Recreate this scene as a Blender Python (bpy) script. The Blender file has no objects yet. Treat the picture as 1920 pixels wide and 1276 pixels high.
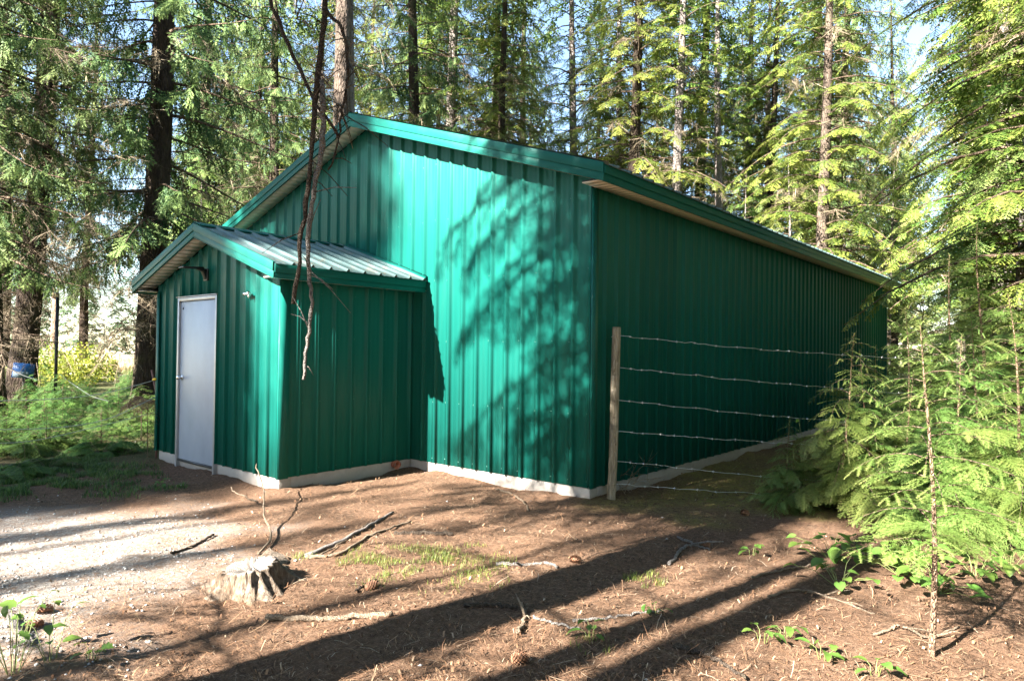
import bpy, math, random
import numpy as np
from mathutils import Matrix, Vector

scene = bpy.context.scene
COL = scene.collection
random.seed(7)
rng = np.random.default_rng(11)

# ------------------------------------------------------------------ camera
CAM = np.array([3.845, -5.863, 1.401])
yaw, pitch, roll = np.radians([-39.934, .813, .688])
FPX = 1276.0
_fw = np.array([np.sin(yaw)*np.cos(pitch), np.cos(yaw)*np.cos(pitch), np.sin(pitch)])
_r = np.array([np.cos(yaw), -np.sin(yaw), 0.0])
_u = np.cross(_r, _fw)
_R = _r*np.cos(roll) + _u*np.sin(roll)
_U = -_r*np.sin(roll) + _u*np.cos(roll)
cd = bpy.data.cameras.new('camera')
cd.sensor_width = 36.0
cd.lens = FPX/1920*36.0
cd.clip_start = 0.05
cd.clip_end = 2000.0
cam = bpy.data.objects.new('camera', cd)
COL.objects.link(cam)
cam.matrix_world = Matrix(((_R[0], _U[0], -_fw[0], CAM[0]), (_R[1], _U[1], -_fw[1], CAM[1]),
                           (_R[2], _U[2], -_fw[2], CAM[2]), (0, 0, 0, 1)))
scene.camera = cam

# ------------------------------------------------------------------ light
SUN = np.array([.1488, .9889, -.634])          # direction the light travels
world = bpy.data.worlds.new('World')
scene.world = world
world.use_nodes = True
wn = world.node_tree
bg = wn.nodes['Background']
sky = wn.nodes.new('ShaderNodeTexSky')
sky.sky_type = 'NISHITA'
sky.sun_disc = False
sky.sun_elevation = math.radians(32.4)
sky.sun_rotation = math.radians(188.55)
sky.air_density = 1.0
sky.dust_density = 0.3
sky.ozone_density = 1.0
wn.links.new(sky.outputs[0], bg.inputs[0])
bg.inputs[1].default_value = 0.05
sd = bpy.data.lights.new('sun', 'SUN')
sd.energy = 5.0
sd.angle = math.radians(0.53)
sd.color = (1.0, .95, .87)
so = bpy.data.objects.new('sun', sd)
COL.objects.link(so)
so.rotation_euler = Vector(SUN).to_track_quat('-Z', 'Y').to_euler()
so.location = (-8, -30, 25)

vs = scene.view_settings
vs.view_transform = 'Standard'
vs.look = 'None'
vs.gamma = 1.0
vs.use_curve_mapping = False
vs.exposure = 3.45
scene.cycles.use_denoising = True
scene.cycles.max_bounces = 6
scene.cycles.diffuse_bounces = 3
scene.cycles.glossy_bounces = 3
scene.cycles.transmission_bounces = 3
scene.cycles.transparent_max_bounces = 4
scene.cycles.caustics_reflective = False
scene.cycles.caustics_refractive = False
scene.cycles.sample_clamp_indirect = 6.0

# ------------------------------------------------------------------ helpers
def ray(x, y):
    return _fw + _R*(x-960)/FPX + _U*(638-y)/FPX
def at(x, y, dep):
    return CAM + ray(x, y)*dep
def on_ground(x, y, z=-.14):
    d = ray(x, y)
    p = CAM + d*(z-CAM[2])/d[2]
    p[2] = gz(p[0], p[1])
    return p

_ng = np.random.default_rng(5).random((256, 256))
def vnoise(x, y):
    x = np.asarray(x, float); y = np.asarray(y, float)
    xi = np.floor(x).astype(int); yi = np.floor(y).astype(int)
    fx = x-xi; fy = y-yi
    fx = fx*fx*(3-2*fx); fy = fy*fy*(3-2*fy)
    a = _ng[xi % 256, yi % 256]; b = _ng[(xi+1) % 256, yi % 256]
    c = _ng[xi % 256, (yi+1) % 256]; d = _ng[(xi+1) % 256, (yi+1) % 256]
    return (a*(1-fx)+b*fx)*(1-fy) + (c*(1-fx)+d*fx)*fy
def fbm(x, y, o=4):
    s = 0; a = .5; t = 0
    for k in range(o):
        s = s + a*vnoise(np.asarray(x)*2**k+17.3*k, np.asarray(y)*2**k+5.1*k); t += a; a *= .5
    return s/t

def mesh_from(name, V, F, tone=None, mat=None, smooth=False, mats=None, fmat=None):
    """V (n,3); F array (m,k) or list of such arrays"""
    if not isinstance(F, (list, tuple)):
        F = [F]
    F = [np.asarray(f, np.int32) for f in F if len(f)]
    V = np.asarray(V, np.float32)
    me = bpy.data.meshes.new(name)
    me.vertices.add(len(V))
    me.vertices.foreach_set('co', V.ravel())
    nl = sum(f.size for f in F); npoly = sum(len(f) for f in F)
    me.loops.add(nl); me.polygons.add(npoly)
    me.loops.foreach_set('vertex_index', np.concatenate([f.ravel() for f in F]))
    st = []; o = 0
    for f in F:
        st.append(o + np.arange(len(f))*f.shape[1]); o += f.size
    me.polygons.foreach_set('loop_start', np.concatenate(st).astype(np.int32))
    if smooth:
        me.polygons.foreach_set('use_smooth', np.ones(npoly, bool))
    for m in (mats or ([mat] if mat else [])):
        me.materials.append(m)
    if fmat is not None:
        me.polygons.foreach_set('material_index', np.asarray(fmat, np.int32))
    me.update(calc_edges=True)
    if tone is not None:
        a = me.attributes.new('tone', 'FLOAT', 'POINT')
        a.data.foreach_set('value', np.asarray(tone, np.float32))
    return me

def obj(name, me, parent=None, loc=None):
    o = bpy.data.objects.new(name, me)
    COL.objects.link(o)
    if parent is not None:
        o.parent = parent
    if loc is not None:
        o.location = loc
    return o
def tag(o, label, cat, group=None):
    o['label'] = label; o['category'] = cat
    if group:
        o['group'] = group
    return o
def thing(name, label, cat, loc=(0, 0, 0), group=None):
    o = bpy.data.objects.new(name, None)
    COL.objects.link(o)
    o.location = loc
    o.empty_display_size = .2
    return tag(o, label, cat, group)

class MB:
    """collects shapes into one mesh"""
    def __init__(s):
        s.v = []; s.f3 = []; s.f4 = []; s.n = 0
    def add(s, V, F):
        V = np.asarray(V, float).reshape(-1, 3)
        for f in F:
            (s.f3 if len(f) == 3 else s.f4).append([i+s.n for i in f])
        s.v.append(V); s.n += len(V)
    def box(s, a, b):
        x0, y0, z0 = a; x1, y1, z1 = b
        s.add([(x0,y0,z0),(x1,y0,z0),(x1,y1,z0),(x0,y1,z0),(x0,y0,z1),(x1,y0,z1),(x1,y1,z1),(x0,y1,z1)],
              [(3,2,1,0),(4,5,6,7),(0,1,5,4),(1,2,6,5),(2,3,7,6),(3,0,4,7)])
        return s
    def hexa(s, P):
        """8 corner points, bottom loop then top loop"""
        s.add(P, [(3,2,1,0),(4,5,6,7),(0,1,5,4),(1,2,6,5),(2,3,7,6),(3,0,4,7)])
        return s
    def tube(s, pts, rad, sides=8, cap=True, jitter=0, wob=None):
        pts = np.asarray(pts, float); n = len(pts)
        rad = np.broadcast_to(np.asarray(rad, float), (n,))
        T = np.gradient(pts, axis=0); T /= np.linalg.norm(T, axis=1)[:, None]+1e-9
        ref = np.array([0, 0, 1.0]) if abs(T[0][2]) < .9 else np.array([1.0, 0, 0])
        N = np.cross(T, ref); N /= np.linalg.norm(N, axis=1)[:, None]+1e-9
        B = np.cross(T, N)
        a = np.linspace(0, 2*np.pi, sides, endpoint=False)
        rr = rad[:, None]*np.ones(sides)
        if jitter:
            rr = rr*(1+jitter*(rng.random((n, sides))-.5))
        V = pts[:, None]+rr[..., None]*(np.cos(a)[None, :, None]*N[:, None]+np.sin(a)[None, :, None]*B[:, None])
        F = []
        for i in range(n-1):
            for k in range(sides):
                k2 = (k+1) % sides
                F.append((i*sides+k, i*sides+k2, (i+1)*sides+k2, (i+1)*sides+k))
        V = V.reshape(-1, 3)
        if cap:
            V = np.vstack([V, pts[0], pts[-1]]); c0 = n*sides
            for k in range(sides):
                k2 = (k+1) % sides
                F.append((k2, k, c0)); F.append(((n-1)*sides+k, (n-1)*sides+k2, c0+1))
        s.add(V, F)
        return s
    def mesh(s, name, mat, smooth=False, tone=None):
        return mesh_from(name, np.vstack(s.v), [np.array(s.f4).reshape(-1, 4), np.array(s.f3).reshape(-1, 3)], mat=mat, smooth=smooth, tone=tone)
    def obj(s, name, mat, parent=None, smooth=False, bevel=0):
        o = obj(name, s.mesh(name, mat, smooth), parent)
        if bevel:
            m = o.modifiers.new('bevel', 'BEVEL'); m.width = bevel; m.segments = 2; m.limit_method = 'ANGLE'
        return o
def smooth_curve(pts, n):
    pts = np.asarray(pts, float)
    d = np.r_[0, np.cumsum(np.linalg.norm(np.diff(pts, axis=0), axis=1))]
    t = np.linspace(0, d[-1], n)
    P = np.vstack([pts[0]*2-pts[1], pts, pts[-1]*2-pts[-2]])
    out = []
    for q in t:
        i = min(max(np.searchsorted(d, q)-1, 0), len(pts)-2)
        u = (q-d[i])/(d[i+1]-d[i]+1e-9)
        p0, p1, p2, p3 = P[i], P[i+1], P[i+2], P[i+3]
        out.append(.5*((2*p1)+(-p0+p2)*u+(2*p0-5*p1+4*p2-p3)*u*u+(-p0+3*p1-3*p2+p3)*u**3))
    return np.array(out)

# ------------------------------------------------------------------ materials
class NT:
    def __init__(s, name):
        s.m = bpy.data.materials.new(name); s.m.use_nodes = True
        s.t = s.m.node_tree; s.b = s.t.nodes['Principled BSDF']; s.out = s.t.nodes['Material Output']
    def n(s, kind, **kw):
        nd = s.t.nodes.new('ShaderNode'+kind)
        for k, v in kw.items():
            if k.startswith('i_'):
                nd.inputs[k[2:].replace('_', ' ')].default_value = v
            else:
                setattr(nd, k, v)
        return nd
    def l(s, a, b):
        s.t.links.new(a, b)
    def coord(s, scale=(1, 1, 1), kind='Object'):
        tc = s.n('TexCoord'); mp = s.n('Mapping'); mp.inputs['Scale'].default_value = scale
        s.l(tc.outputs[kind], mp.inputs['Vector'])
        return mp.outputs[0]
    def noise(s, vec, scale, detail=4, rough=.6):
        nd = s.n('TexNoise'); nd.inputs['Scale'].default_value = scale
        nd.inputs['Detail'].default_value = detail; nd.inputs['Roughness'].default_value = rough
        s.l(vec, nd.inputs['Vector'])
        return nd.outputs['Fac']
    def ramp(s, fac, stops):
        nd = s.n('ValToRGB'); e = nd.color_ramp.elements
        while len(e) < len(stops):
            e.new(.5)
        for el, (p, c) in zip(e, stops):
            el.position = p; el.color = (*c, 1) if len(c) == 3 else c
        s.l(fac, nd.inputs[0])
        return nd.outputs[0]
    def mix(s, fac, a, b, mode='MIX'):
        nd = s.n('Mix', data_type='RGBA', blend_type=mode)
        if isinstance(fac, (int, float)):
            nd.inputs[0].default_value = fac
        else:
            s.l(fac, nd.inputs[0])
        for i, q in ((6, a), (7, b)):
            if isinstance(q, tuple):
                nd.inputs[i].default_value = (*q, 1)
            else:
                s.l(q, nd.inputs[i])
        return nd.outputs[2]
    def attr(s, name):
        return s.n('Attribute', attribute_name=name)
    def bump(s, h, strength=.3, dist=.01):
        nd = s.n('Bump'); nd.inputs['Strength'].default_value = strength; nd.inputs['Distance'].default_value = dist
        s.l(h, nd.inputs['Height']); s.l(nd.outputs[0], s.b.inputs['Normal'])
        return nd
    def base(s, c):
        if isinstance(c, tuple):
            s.b.inputs['Base Color'].default_value = (*c, 1)
        else:
            s.l(c, s.b.inputs['Base Color'])
        return s
    def set(s, **kw):
        for k, v in kw.items():
            s.b.inputs[k.replace('_', ' ')].default_value = v
        return s

def mat_paint(name, base, dirt, dirt_amt, rough, streak=(6, 6, .5)):
    t = NT(name)
    v = t.coord(streak)
    n1 = t.noise(v, 1.3, 5)
    v2 = t.coord((1, 1, 1)); n2 = t.noise(v2, 60, 3)
    c = t.mix(n1, tuple(x*.9 for x in base), tuple(min(1, x*1.1) for x in base))
    d = t.ramp(n1, [(.52, (0, 0, 0)), (.8, (dirt_amt,)*3)])
    c = t.mix(d, c, dirt)
    sp = t.ramp(n2, [(.66, (0, 0, 0)), (.74, (.25*dirt_amt*3,)*3)])
    c = t.mix(sp, c, dirt)
    oi = t.n('ObjectInfo'); hv = t.n('HueSaturation'); mv = t.n('MapRange'); t.l(oi.outputs['Random'], mv.inputs[0]); mv.inputs[3].default_value = .88; mv.inputs[4].default_value = 1.10
    t.l(mv.outputs[0], hv.inputs['Value']); t.l(c, hv.inputs['Color']); t.base(hv.outputs[0])
    r = t.n('MapRange'); t.l(n1, r.inputs[0]); r.inputs[3].default_value = rough-.06; r.inputs[4].default_value = rough+.1
    t.l(r.outputs[0], t.b.inputs['Roughness'])
    nb = t.noise(t.coord((3, 3, 1.2)), 1.5, 2)
    t.bump(nb, .25, .02)
    t.set(Specular_IOR_Level=.17, Coat_Weight=.03, Coat_Roughness=.15, Coat_IOR=1.45)
    return t.m
GREEN = (.0055, .100, .080)
M_wall = mat_paint('green_sheet_paint', GREEN, (.12, .13, .09), .05, .46)
M_trim = mat_paint('green_trim_paint', (.004, .090, .071), (.13, .13, .09), .06, .42, (2, 2, 2))
M_roof = mat_paint('green_roof_paint_weathered', (.105, .165, .165), (.24, .19, .13), .6, .36, (3, 1.2, 3))

def mat_concrete():
    t = NT('grey_concrete')
    v = t.coord((1, 1, 1))
    n1 = t.noise(v, 5, 6, .7); n2 = t.noise(v, 90, 3)
    c = t.ramp(n1, [(.3, (.27, .255, .235)), (.55, (.38, .36, .335)), (.75, (.46, .44, .41))])
    sx = t.n('SeparateXYZ'); t.l(v, sx.inputs[0])
    mr = t.n('MapRange'); t.l(sx.outputs[2], mr.inputs[0]); mr.inputs[1].default_value = -.2; mr.inputs[2].default_value = -.02
    mr.inputs[3].default_value = 1.5; mr.inputs[4].default_value = .25
    mm = t.n('Math', operation='MULTIPLY'); t.l(mr.outputs[0], mm.inputs[0]); t.l(n1, mm.inputs[1])
    c = t.mix(mm.outputs[0], c, (.13, .085, .05))
    t.base(c).set(Roughness=.9)
    t.bump(n2, .5, .006)
    return t.m
M_conc = mat_concrete()
def mat_soffit():
    t = NT('beige_vinyl_soffit')
    n1 = t.noise(t.coord((1, 1, 1)), 3, 4)
    t.base(t.ramp(n1, [(.3, (.66, .60, .50)), (.7, (.76, .70, .60))])).set(Roughness=.5)
    return t.m
M_soff = mat_soffit()
def mat_simple(name, c, rough=.5, metal=0, var=.15, scale=8, bump=0, spec=.5):
    t = NT(name)
    n1 = t.noise(t.coord((1, 1, 1)), scale, 5)
    t.base(t.ramp(n1, [(.25, tuple(x*(1-var) for x in c)), (.75, tuple(min(1, x*(1+var)) for x in c))]))
    t.set(Roughness=rough, Metallic=metal, Specular_IOR_Level=spec)
    if bump:
        t.bump(t.noise(t.coord((1, 1, 1)), scale*6, 4), bump, .01)
    return t.m
def mat_door():
    t = NT('galvanised_grey_door_paint')
    n1 = t.noise(t.coord((1.2, 1.2, .8)), 2.2, 5)
    t.base(t.ramp(n1, [(.3, (.27, .31, .385)), (.7, (.36, .405, .48))])).set(Metallic=.15)
    r = t.n('MapRange'); t.l(n1, r.inputs[0]); r.inputs[3].default_value = .3; r.inputs[4].default_value = .48
    t.l(r.outputs[0], t.b.inputs['Roughness'])
    return t.m
M_door = mat_door()
M_dframe = mat_simple('door_frame_metal', (.36, .36, .37), .4, .5)
M_chrome = mat_simple('bright_chrome', (.75, .74, .72), .18, 1, .05)
M_black = mat_simple('black_plastic', (.012, .012, .013), .4)
M_steel = mat_simple('galvanised_wire', (.55, .55, .55), .35, .9, .2, 30)
M_screw = mat_simple('screw_head_green', (.12, .28, .22), .4, .3)
M_terra = mat_simple('terracotta_pipe', (.32, .11, .06), .8)
M_rubber = mat_simple('dark_gap_filler', (.01, .012, .011), .7)

# ------------------------------------------------------------------ ground heights
def gz(x, y):
    x = np.asarray(x, float); y = np.asarray(y, float)
    h = -.14 + .05*(fbm(x*.45+3, y*.45+9, 3)-.5) + .055*(fbm(x*2.1, y*2.1, 3)-.5)
    far = np.clip((np.hypot(x-CAM[0], y-CAM[1])-14)/25, 0, 1)
    h = h + far*.5*(fbm(x*.07+40, y*.07, 3)-.5)
    side = np.clip((x-.6)/2.5, 0, 1)*np.clip((y+.5)/3, 0, 1)*np.clip((9-y)/4, 0, 1)
    # soil and needles banked unevenly against the foundation
    dx = np.maximum(np.maximum(-7.45-x, x-0), 0); dy = np.maximum(-y, 0); d1 = np.hypot(dx, dy)
    dx = np.maximum(np.maximum(-5.71-x, x+2.733), 0); dy = np.maximum(-1.866-y, 0); d2 = np.hypot(dx, dy)
    bank = np.exp(-np.minimum(d1, d2)/.22)*(y < 14)
    h = h + bank*.085*(fbm(x*1.9+31, y*1.9+7, 3)-.32)
    return h + side*.05*(fbm(x*1.2+8, y*1.2, 2)-.3)
# ------------------------------------------------------------------ the green workshop
L = 13.61; XA = -3.726; XL = -7.452; M3 = 1/3
OX, OF, HF = .30, .28, 3.051
PXR, PXL, PD = -2.733, -5.709, 1.866
PXC = (PXR+PXL)/2; PHF = 2.109; PO = .273; POF = .26
PHALF = (PXR-PXL)/2+PO
def main_under(x):            # bottom line of the main rake fascia
    return HF + (OX-XA-abs(x-XA))*M3
def porch_under(x):
    return PHF + (PHALF-abs(x-PXC))*M3
PITCH = .2286; PW = .9144
def profile(w, off=0.0):
    """sheet profile: tall ribs every 229 mm and two low ribs between"""
    pts = []
    def rib(c, b, t, h):
        pts.extend([(c-b/2, 0), (c-t/2, h), (c+t/2, h), (c+b/2, 0)])
    k = math.floor((off)/PITCH)-1
    while k*PITCH-off < w+PITCH:
        c = k*PITCH-off
        rib(c, .046, .020, .028)
        rib(c+.076, .034, .016, .0014)
        rib(c+.152, .034, .016, .0014)
        k += 1
    out = []
    pts.sort()
    for i, (s, d) in enumerate(pts):
        if 0 <= s <= w:
            out.append((s, d))
        if i+1 < len(pts):
            s2, d2 = pts[i+1]
            for e in (0, w):
                if s < e < s2:
                    out.append((e, d+(d2-d)*(e-s)/(s2-s)))
    return sorted(set(out))
def wall_sheet(name, o, a, n, w, top, off=0, zb=0.0, mat=None, lip=.0012):
    """vertical ribbed sheet; o start, a along, n outward; top(s) gives its upper edge"""
    o = np.array(o, float); a = np.array(a, float); n = np.array(n, float)
    pr = profile(w, off)
    if not isinstance(top, (int, float)):
        ks = [k for k in getattr(top, 'kinks', []) if 0 < k < w]
        for k in ks:
            ss = [p[0] for p in pr]; ds = [p[1] for p in pr]
            pr.append((k, float(np.interp(k, ss, ds))))
        pr = sorted(set(pr))
    V = []; F = []
    for s, d in pr:
        p = o+a*s+n*(d+.004)
        zt = top if isinstance(top, (int, float)) else top(s)
        V.append((p[0], p[1], zb)); V.append((p[0], p[1], zt))
        q = p - n*.0012
        V.append((q[0], q[1], zb)); V.append((q[0], q[1], zt))
    for i in range(len(pr)-1):
        b = 4*i
        F.append((b, b+4, b+5, b+1)); F.append((b+2, b+3, b+7, b+6))
        F.append((b+2, b+6, b+4, b)); 
    return mesh_from(name, V, np.array(F), mat=mat or M_wall)
def screws(name, o, a, n, w, rows, parent, top=None):
    V = []; F = []
    o = np.array(o, float); a = np.array(a, float); n = np.array(n, float); up = np.array([0, 0, 1.])
    k = 0; i = 0
    s = .045
    while s < w:
        for z in rows:
            if top is None or z < top(s)-.05:
                c = o+a*(s+.004*math.sin(7*s))+n*.0065+up*(z+.006*math.sin(13*s+z))
                ring = [c+.0045*(math.cos(t)*a+math.sin(t)*up) for t in np.arange(6)*math.pi/3]
                V += [c+n*.004]+ring
                F += [(i, i+1+j, i+1+(j+1) % 6) for j in range(6)]
                i += 7
        s += PITCH
    o_ = obj(name, mesh_from(name, V, np.array(F), mat=M_screw), parent)
    o_['kind'] = 'stuff'
    return o_

W = thing('metal_workshop', 'long green metal workshop with a gabled entry porch and grey door', 'building', (0, 0, -.14))
W_off = Vector((0, 0, .14))
def wpart(o):
    """geometry is written in world coordinates; keep it there under the root"""
    if o.parent is W:
        o.location = Vector(o.location)+W_off
    return o

# foundation: one closed stem wall following the plan, slightly inside the sheet line
fb = MB()
FT, FBOT = .012, -.45
def stem(x0, y0, x1, y1):
    fb.box((x0, y0, FBOT), (x1, y1, FT))
stem(XL+.01, .012, -.012, .16)
stem(-.162, .16, -.012, L-.012)
stem(XL+.01, .16, XL+.16, L-.012)
stem(XL+.16, L-.16, -.162, L-.012)
stem(PXL+.012, -PD+.012, PXR-.012, -PD+.16)
stem(PXR-.162, -PD+.16, PXR-.012, .012)
stem(PXL+.012, -PD+.16, PXL+.16, .012)
wpart(fb.obj('concrete_foundation', M_conc, W, bevel=.006))

def top_gable(x0, sgn=-1):
    def f(s):
        return main_under(x0+sgn*s)+.016
    f.kinks = [abs(x0-XA)] if True else []
    return f
# gable wall (front)
gw = MB()
def gable_backing(mb, x0, x1, y0, y1, under, zc, zb=.013):
    xs = [x0, zc, x1]
    for a, b in ((x0, zc), (zc, x1)):
        mb.hexa([(a,y0,zb),(b,y0,zb),(b,y1,zb),(a,y1,zb),(a,y0,under(a)+.01),(b,y0,under(b)+.01),(b,y1,under(b)+.01),(a,y1,under(a)+.01)])
gable_backing(gw, XL+.004, -.004, .002, .12, main_under, XA)
gwo = wpart(gw.obj('gable_wall', M_rubber, W))
nfull = int((-XL)//PW)
k = 0; x = 0.0
while x > XL+.01:
    w = min(PW, x-XL)
    tp = top_gable(x)
    me = wall_sheet('wall_panel', (x, 0, 0), (-1, 0, 0), (0, -1, 0), w, tp)
    obj('wall_panel', me, gwo)
    x -= w
screws('screw_heads', (0, 0, 0), (-1, 0, 0), (0, -1, 0), -XL, (.06, .75, 1.5, 2.25, 3.0, 3.7), gwo, lambda s: main_under(-s))
# back wall
bw = MB(); gable_backing(bw, XL+.004, -.004, L-.12, L-.002, main_under, XA)
bwo = wpart(bw.obj('back_wall', M_rubber, W))
x = XL
while x < -.01:
    w = min(PW, -x)
    f = (lambda s, x=x: main_under(x+s)+.016); f.kinks = [XA-x]
    obj('wall_panel', wall_sheet('wall_panel', (x, L, 0), (1, 0, 0), (0, 1, 0), w, f), bwo)
    x += w
# side walls
for side, xx, nx in (('right', -.0, 1), ('left', XL, -1)):
    sb = MB(); sb.box((xx-.12 if nx > 0 else xx+.004, .121, .013), (xx-.004 if nx > 0 else xx+.12, L-.121, 3.12))
    sbo = wpart(sb.obj('side_wall', M_rubber, W))
    me = wall_sheet('wall_panel', (0, 0, 0), (0, 1, 0), (nx, 0, 0), PW, 3.088)
    y = 0.0
    while y < L-.01:
        w = min(PW, L-y)
        m2 = me if w > PW-.001 else wall_sheet('wall_panel', (0, 0, 0), (0, 1, 0), (nx, 0, 0), w, 3.088)
        obj('wall_panel', m2, sbo, (xx, y, 0))
        y += w
    if nx > 0:
        screws('screw_heads', (xx, 0, 0), (0, 1, 0), (1, 0, 0), L, (.06, .8, 1.55, 2.3, 3.0), sbo)
# corner trims
def corner(name, x, y, sx, sy, top, leg=.075, zb=.0, fleg=None):
    m = MB()
    e = .034
    x0, x1 = sorted((x+sx*e, x-sx*(leg if fleg is None else fleg))); y0, y1 = sorted((y+sy*e, y-sy*leg))
    m.box((x0, y+sy*(e-.0015) if sy > 0 else y+sy*e, zb), (x1, y+sy*e if sy > 0 else y+sy*(e-.0015), top))
    a, b = sorted((x+sx*(e-.0015), x+sx*e))
    c, d = sorted((y+sy*(e-.003), y-sy*leg))
    m.box((a, c, zb), (b, d, top))
    return wpart(m.obj(name, M_trim, W))
corner('corner_trim', 0, 0, 1, -1, 3.062, .06, .001, -.008)
corner('corner_trim', 0, L, 1, 1, 3.062, .07, .001)

# fascia helper: stepped board along a line; p0->p1 is the lower outer edge, n outward, h height
def fascia(name, p0, p1, n, h, parent, step=.55, proud=.010, th=.02, plumb0=True):
    p0 = np.array(p0, float); p1 = np.array(p1, float); n = np.array(n, float); up = np.array([0, 0, 1.])
    m = MB()
    hs = h*(1-step)
    def slab(z0, z1, out, back):
        a, b = p0+n*out, p1+n*out
        c, d = p0-n*back, p1-n*back
        m.hexa([a+up*z0, b+up*z0, d+up*z0, c+up*z0, a+up*z1, b+up*z1, d+up*z1, c+up*z1])
    slab(0, hs, 0, th)
    slab(hs, h, proud, th)
    slab(-.004, .004, .006, 0.0-.001)      # drip hem
    return wpart(m.obj(name, M_trim, parent, bevel=.003))
FH = .178
for xa, xb in ((XA, OX), (XA, XL-OX)):
    for yy, ny in ((-OF, -1), (L+OF, 1)):
        fascia('rake_fascia', (xa, yy, main_under(xa)), (xb, yy, main_under(xb)), (0, ny, 0), FH, W)
fascia('eave_fascia', (OX, -OF+.012, HF), (OX, L+OF-.012, HF), (1, 0, 0), .160, W)
fascia('eave_fascia', (XL-OX, -OF+.012, HF), (XL-OX, L+OF-.012, HF), (-1, 0, 0), .160, W)
# eave soffit: narrow vented boards
def soffit_board(name, a, b, w):
    """flat board a..b (length across the overhang) of width w along v, with two grooves"""
    return None
def eave_soffit(x0, x1, y0, y1, z, parent_name):
    base = MB(); base.box((min(x0, x1), y0, z+.008), (max(x0, x1), y1, z+.02))
    po = wpart(base.obj(parent_name, M_rubber, W))
    bw_ = .1016
    m = MB(); m.box((min(x0, x1), .003, z), (max(x0, x1), bw_-.003, z+.0075))
    me = m.mesh('soffit_board', M_soff)
    y = y0
    while y < y1-.02:
        obj('soffit_board', me, po, (0, y, 0))
        y += bw_
eave_soffit(.03, OX-.021, -OF+.03, L+OF-.03, 3.072, 'eave_soffit')
eave_soffit(XL-.03, XL-OX+.021, -OF+.03, L+OF-.03, 3.072, 'eave_soffit')
def rake_soffit(xc, xe, y0, y1, under, dz=.012):
    """boards run from fascia to wall, laid one after the other down the slope"""
    base = MB()
    a, b = xc, xe
    z = lambda x: under(x)+dz
    base.hexa([(a,y0,z(a)+.008),(b,y0,z(b)+.008),(b,y1,z(b)+.008),(a,y1,z(a)+.008),(a,y0,z(a)+.02),(b,y0,z(b)+.02),(b,y1,z(b)+.02),(a,y1,z(a)+.02)])
    po = wpart(base.obj('rake_soffit', M_rubber, W))
    sg = 1 if xe > xc else -1
    n = int(abs(xe-xc)/.1016)
    w = (abs(xe-xc)-.0)/n
    zz = lambda x: -abs(x)*M3
    m = MB()
    q0, q1 = sg*.003, sg*(w-.003)
    lo, hi = sorted((q0, q1))
    m.hexa([(lo,y0,zz(lo)),(hi,y0,zz(hi)),(hi,y1,zz(hi)),(lo,y1,zz(lo)),(lo,y0,zz(lo)+.0075),(hi,y0,zz(hi)+.0075),(hi,y1,zz(hi)+.0075),(lo,y1,zz(lo)+.0075)])
    me = m.mesh('soffit_board', M_soff)
    for i in range(n):
        xx = xc+sg*i*w
        obj('soffit_board', me, po, (xx, 0, z(xx)))
for xe in (OX-.03, XL-OX+.03):
    rake_soffit(XA, xe, -OF+.021, -.024, main_under)

# roof: deck + ribbed sheets + ridge cap
def roof_slope(name, xr, xe, y0, y1, zr, mat, sheet_w=PW, yoff=0):
    """xr ridge x, xe eave x, zr roof height at ridge"""
    sg = 1 if xe > xr else -1
    run = abs(xe-xr)
    nrm = np.array([sg*M3, 0, 1.0]); nrm /= np.linalg.norm(nrm)
    d = MB()
    z0, z1 = zr, zr-run*M3
    d.hexa([(xr,y0+.03,z0-.05),(xe-sg*.02,y0+.03,z1-.05),(xe-sg*.02,y1-.03,z1-.05),(xr,y1-.03,z0-.05),
            (xr,y0+.03,z0-.006),(xe-sg*.02,y0+.03,z1-.006),(xe-sg*.02,y1-.03,z1-.006),(xr,y1-.03,z0-.006)])
    po = wpart(d.obj(name, M_rubber, W))
    cache = {}
    y = y0
    while y < y1-.005:
        w = min(sheet_w, y1-y); key = round(w, 3)
        if key not in cache:
            V = []; F = []
            pr = profile(w, yoff)
            for s, dd in pr:
                for t in (0, 1):
                    p = np.array([xr+(xe+sg*.035-xr)*t, s, zr-(run+.035)*M3*t])+nrm*(dd)
                    V.append(p); V.append(p-nrm*.0015)
            for i in range(len(pr)-1):
                b = 4*i
                F += [(b, b+2, b+6, b+4), (b+1, b+5, b+7, b+3), (b+2, b+3, b+7, b+6)]
            cache[key] = mesh_from('roof_panel', V, np.array(F), mat=mat)
        obj('roof_panel', cache[key], po, (0, y, 0))
        y += w
    return po
ZR = main_under(XA)+FH-.012
roof_slope('roof_slope', XA, OX, -OF+.012, L+OF-.012, ZR, M_roof)
roof_slope('roof_slope', XA, XL-OX, -OF+.012, L+OF-.012, ZR, M_roof)
def ridge_cap(xc, z, y0, y1, hw=.17):
    m = MB()
    for sg in (1, -1):
        a, b = xc, xc+sg*hw
        lo, hi = z+.027, z+.027-hw*M3
        m.hexa([(a,y0,lo-.002),(b,y0,hi-.002),(b,y1,hi-.002),(a,y1,lo-.002),(a,y0,lo),(b,y0,hi),(b,y1,hi),(a,y1,lo)])
        m.hexa([(b,y0,hi-.014),(b+sg*.003,y0,hi-.015),(b+sg*.003,y1,hi-.015),(b,y1,hi-.014),(b,y0,hi),(b+sg*.003,y0,hi-.001),(b+sg*.003,y1,hi-.001),(b,y1,hi)])
    return wpart(m.obj('ridge_cap', M_trim, W))
ridge_cap(XA, ZR, -OF-.012, L+OF+.012)

# ------------------------------------------------------------------ entry porch
pw = MB(); gable_backing(pw, PXL+.004, PXR-.004, -PD+.003, -PD+.11, porch_under, PXC)
pwo = wpart(pw.obj('porch_front_wall', M_rubber, W))
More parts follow.
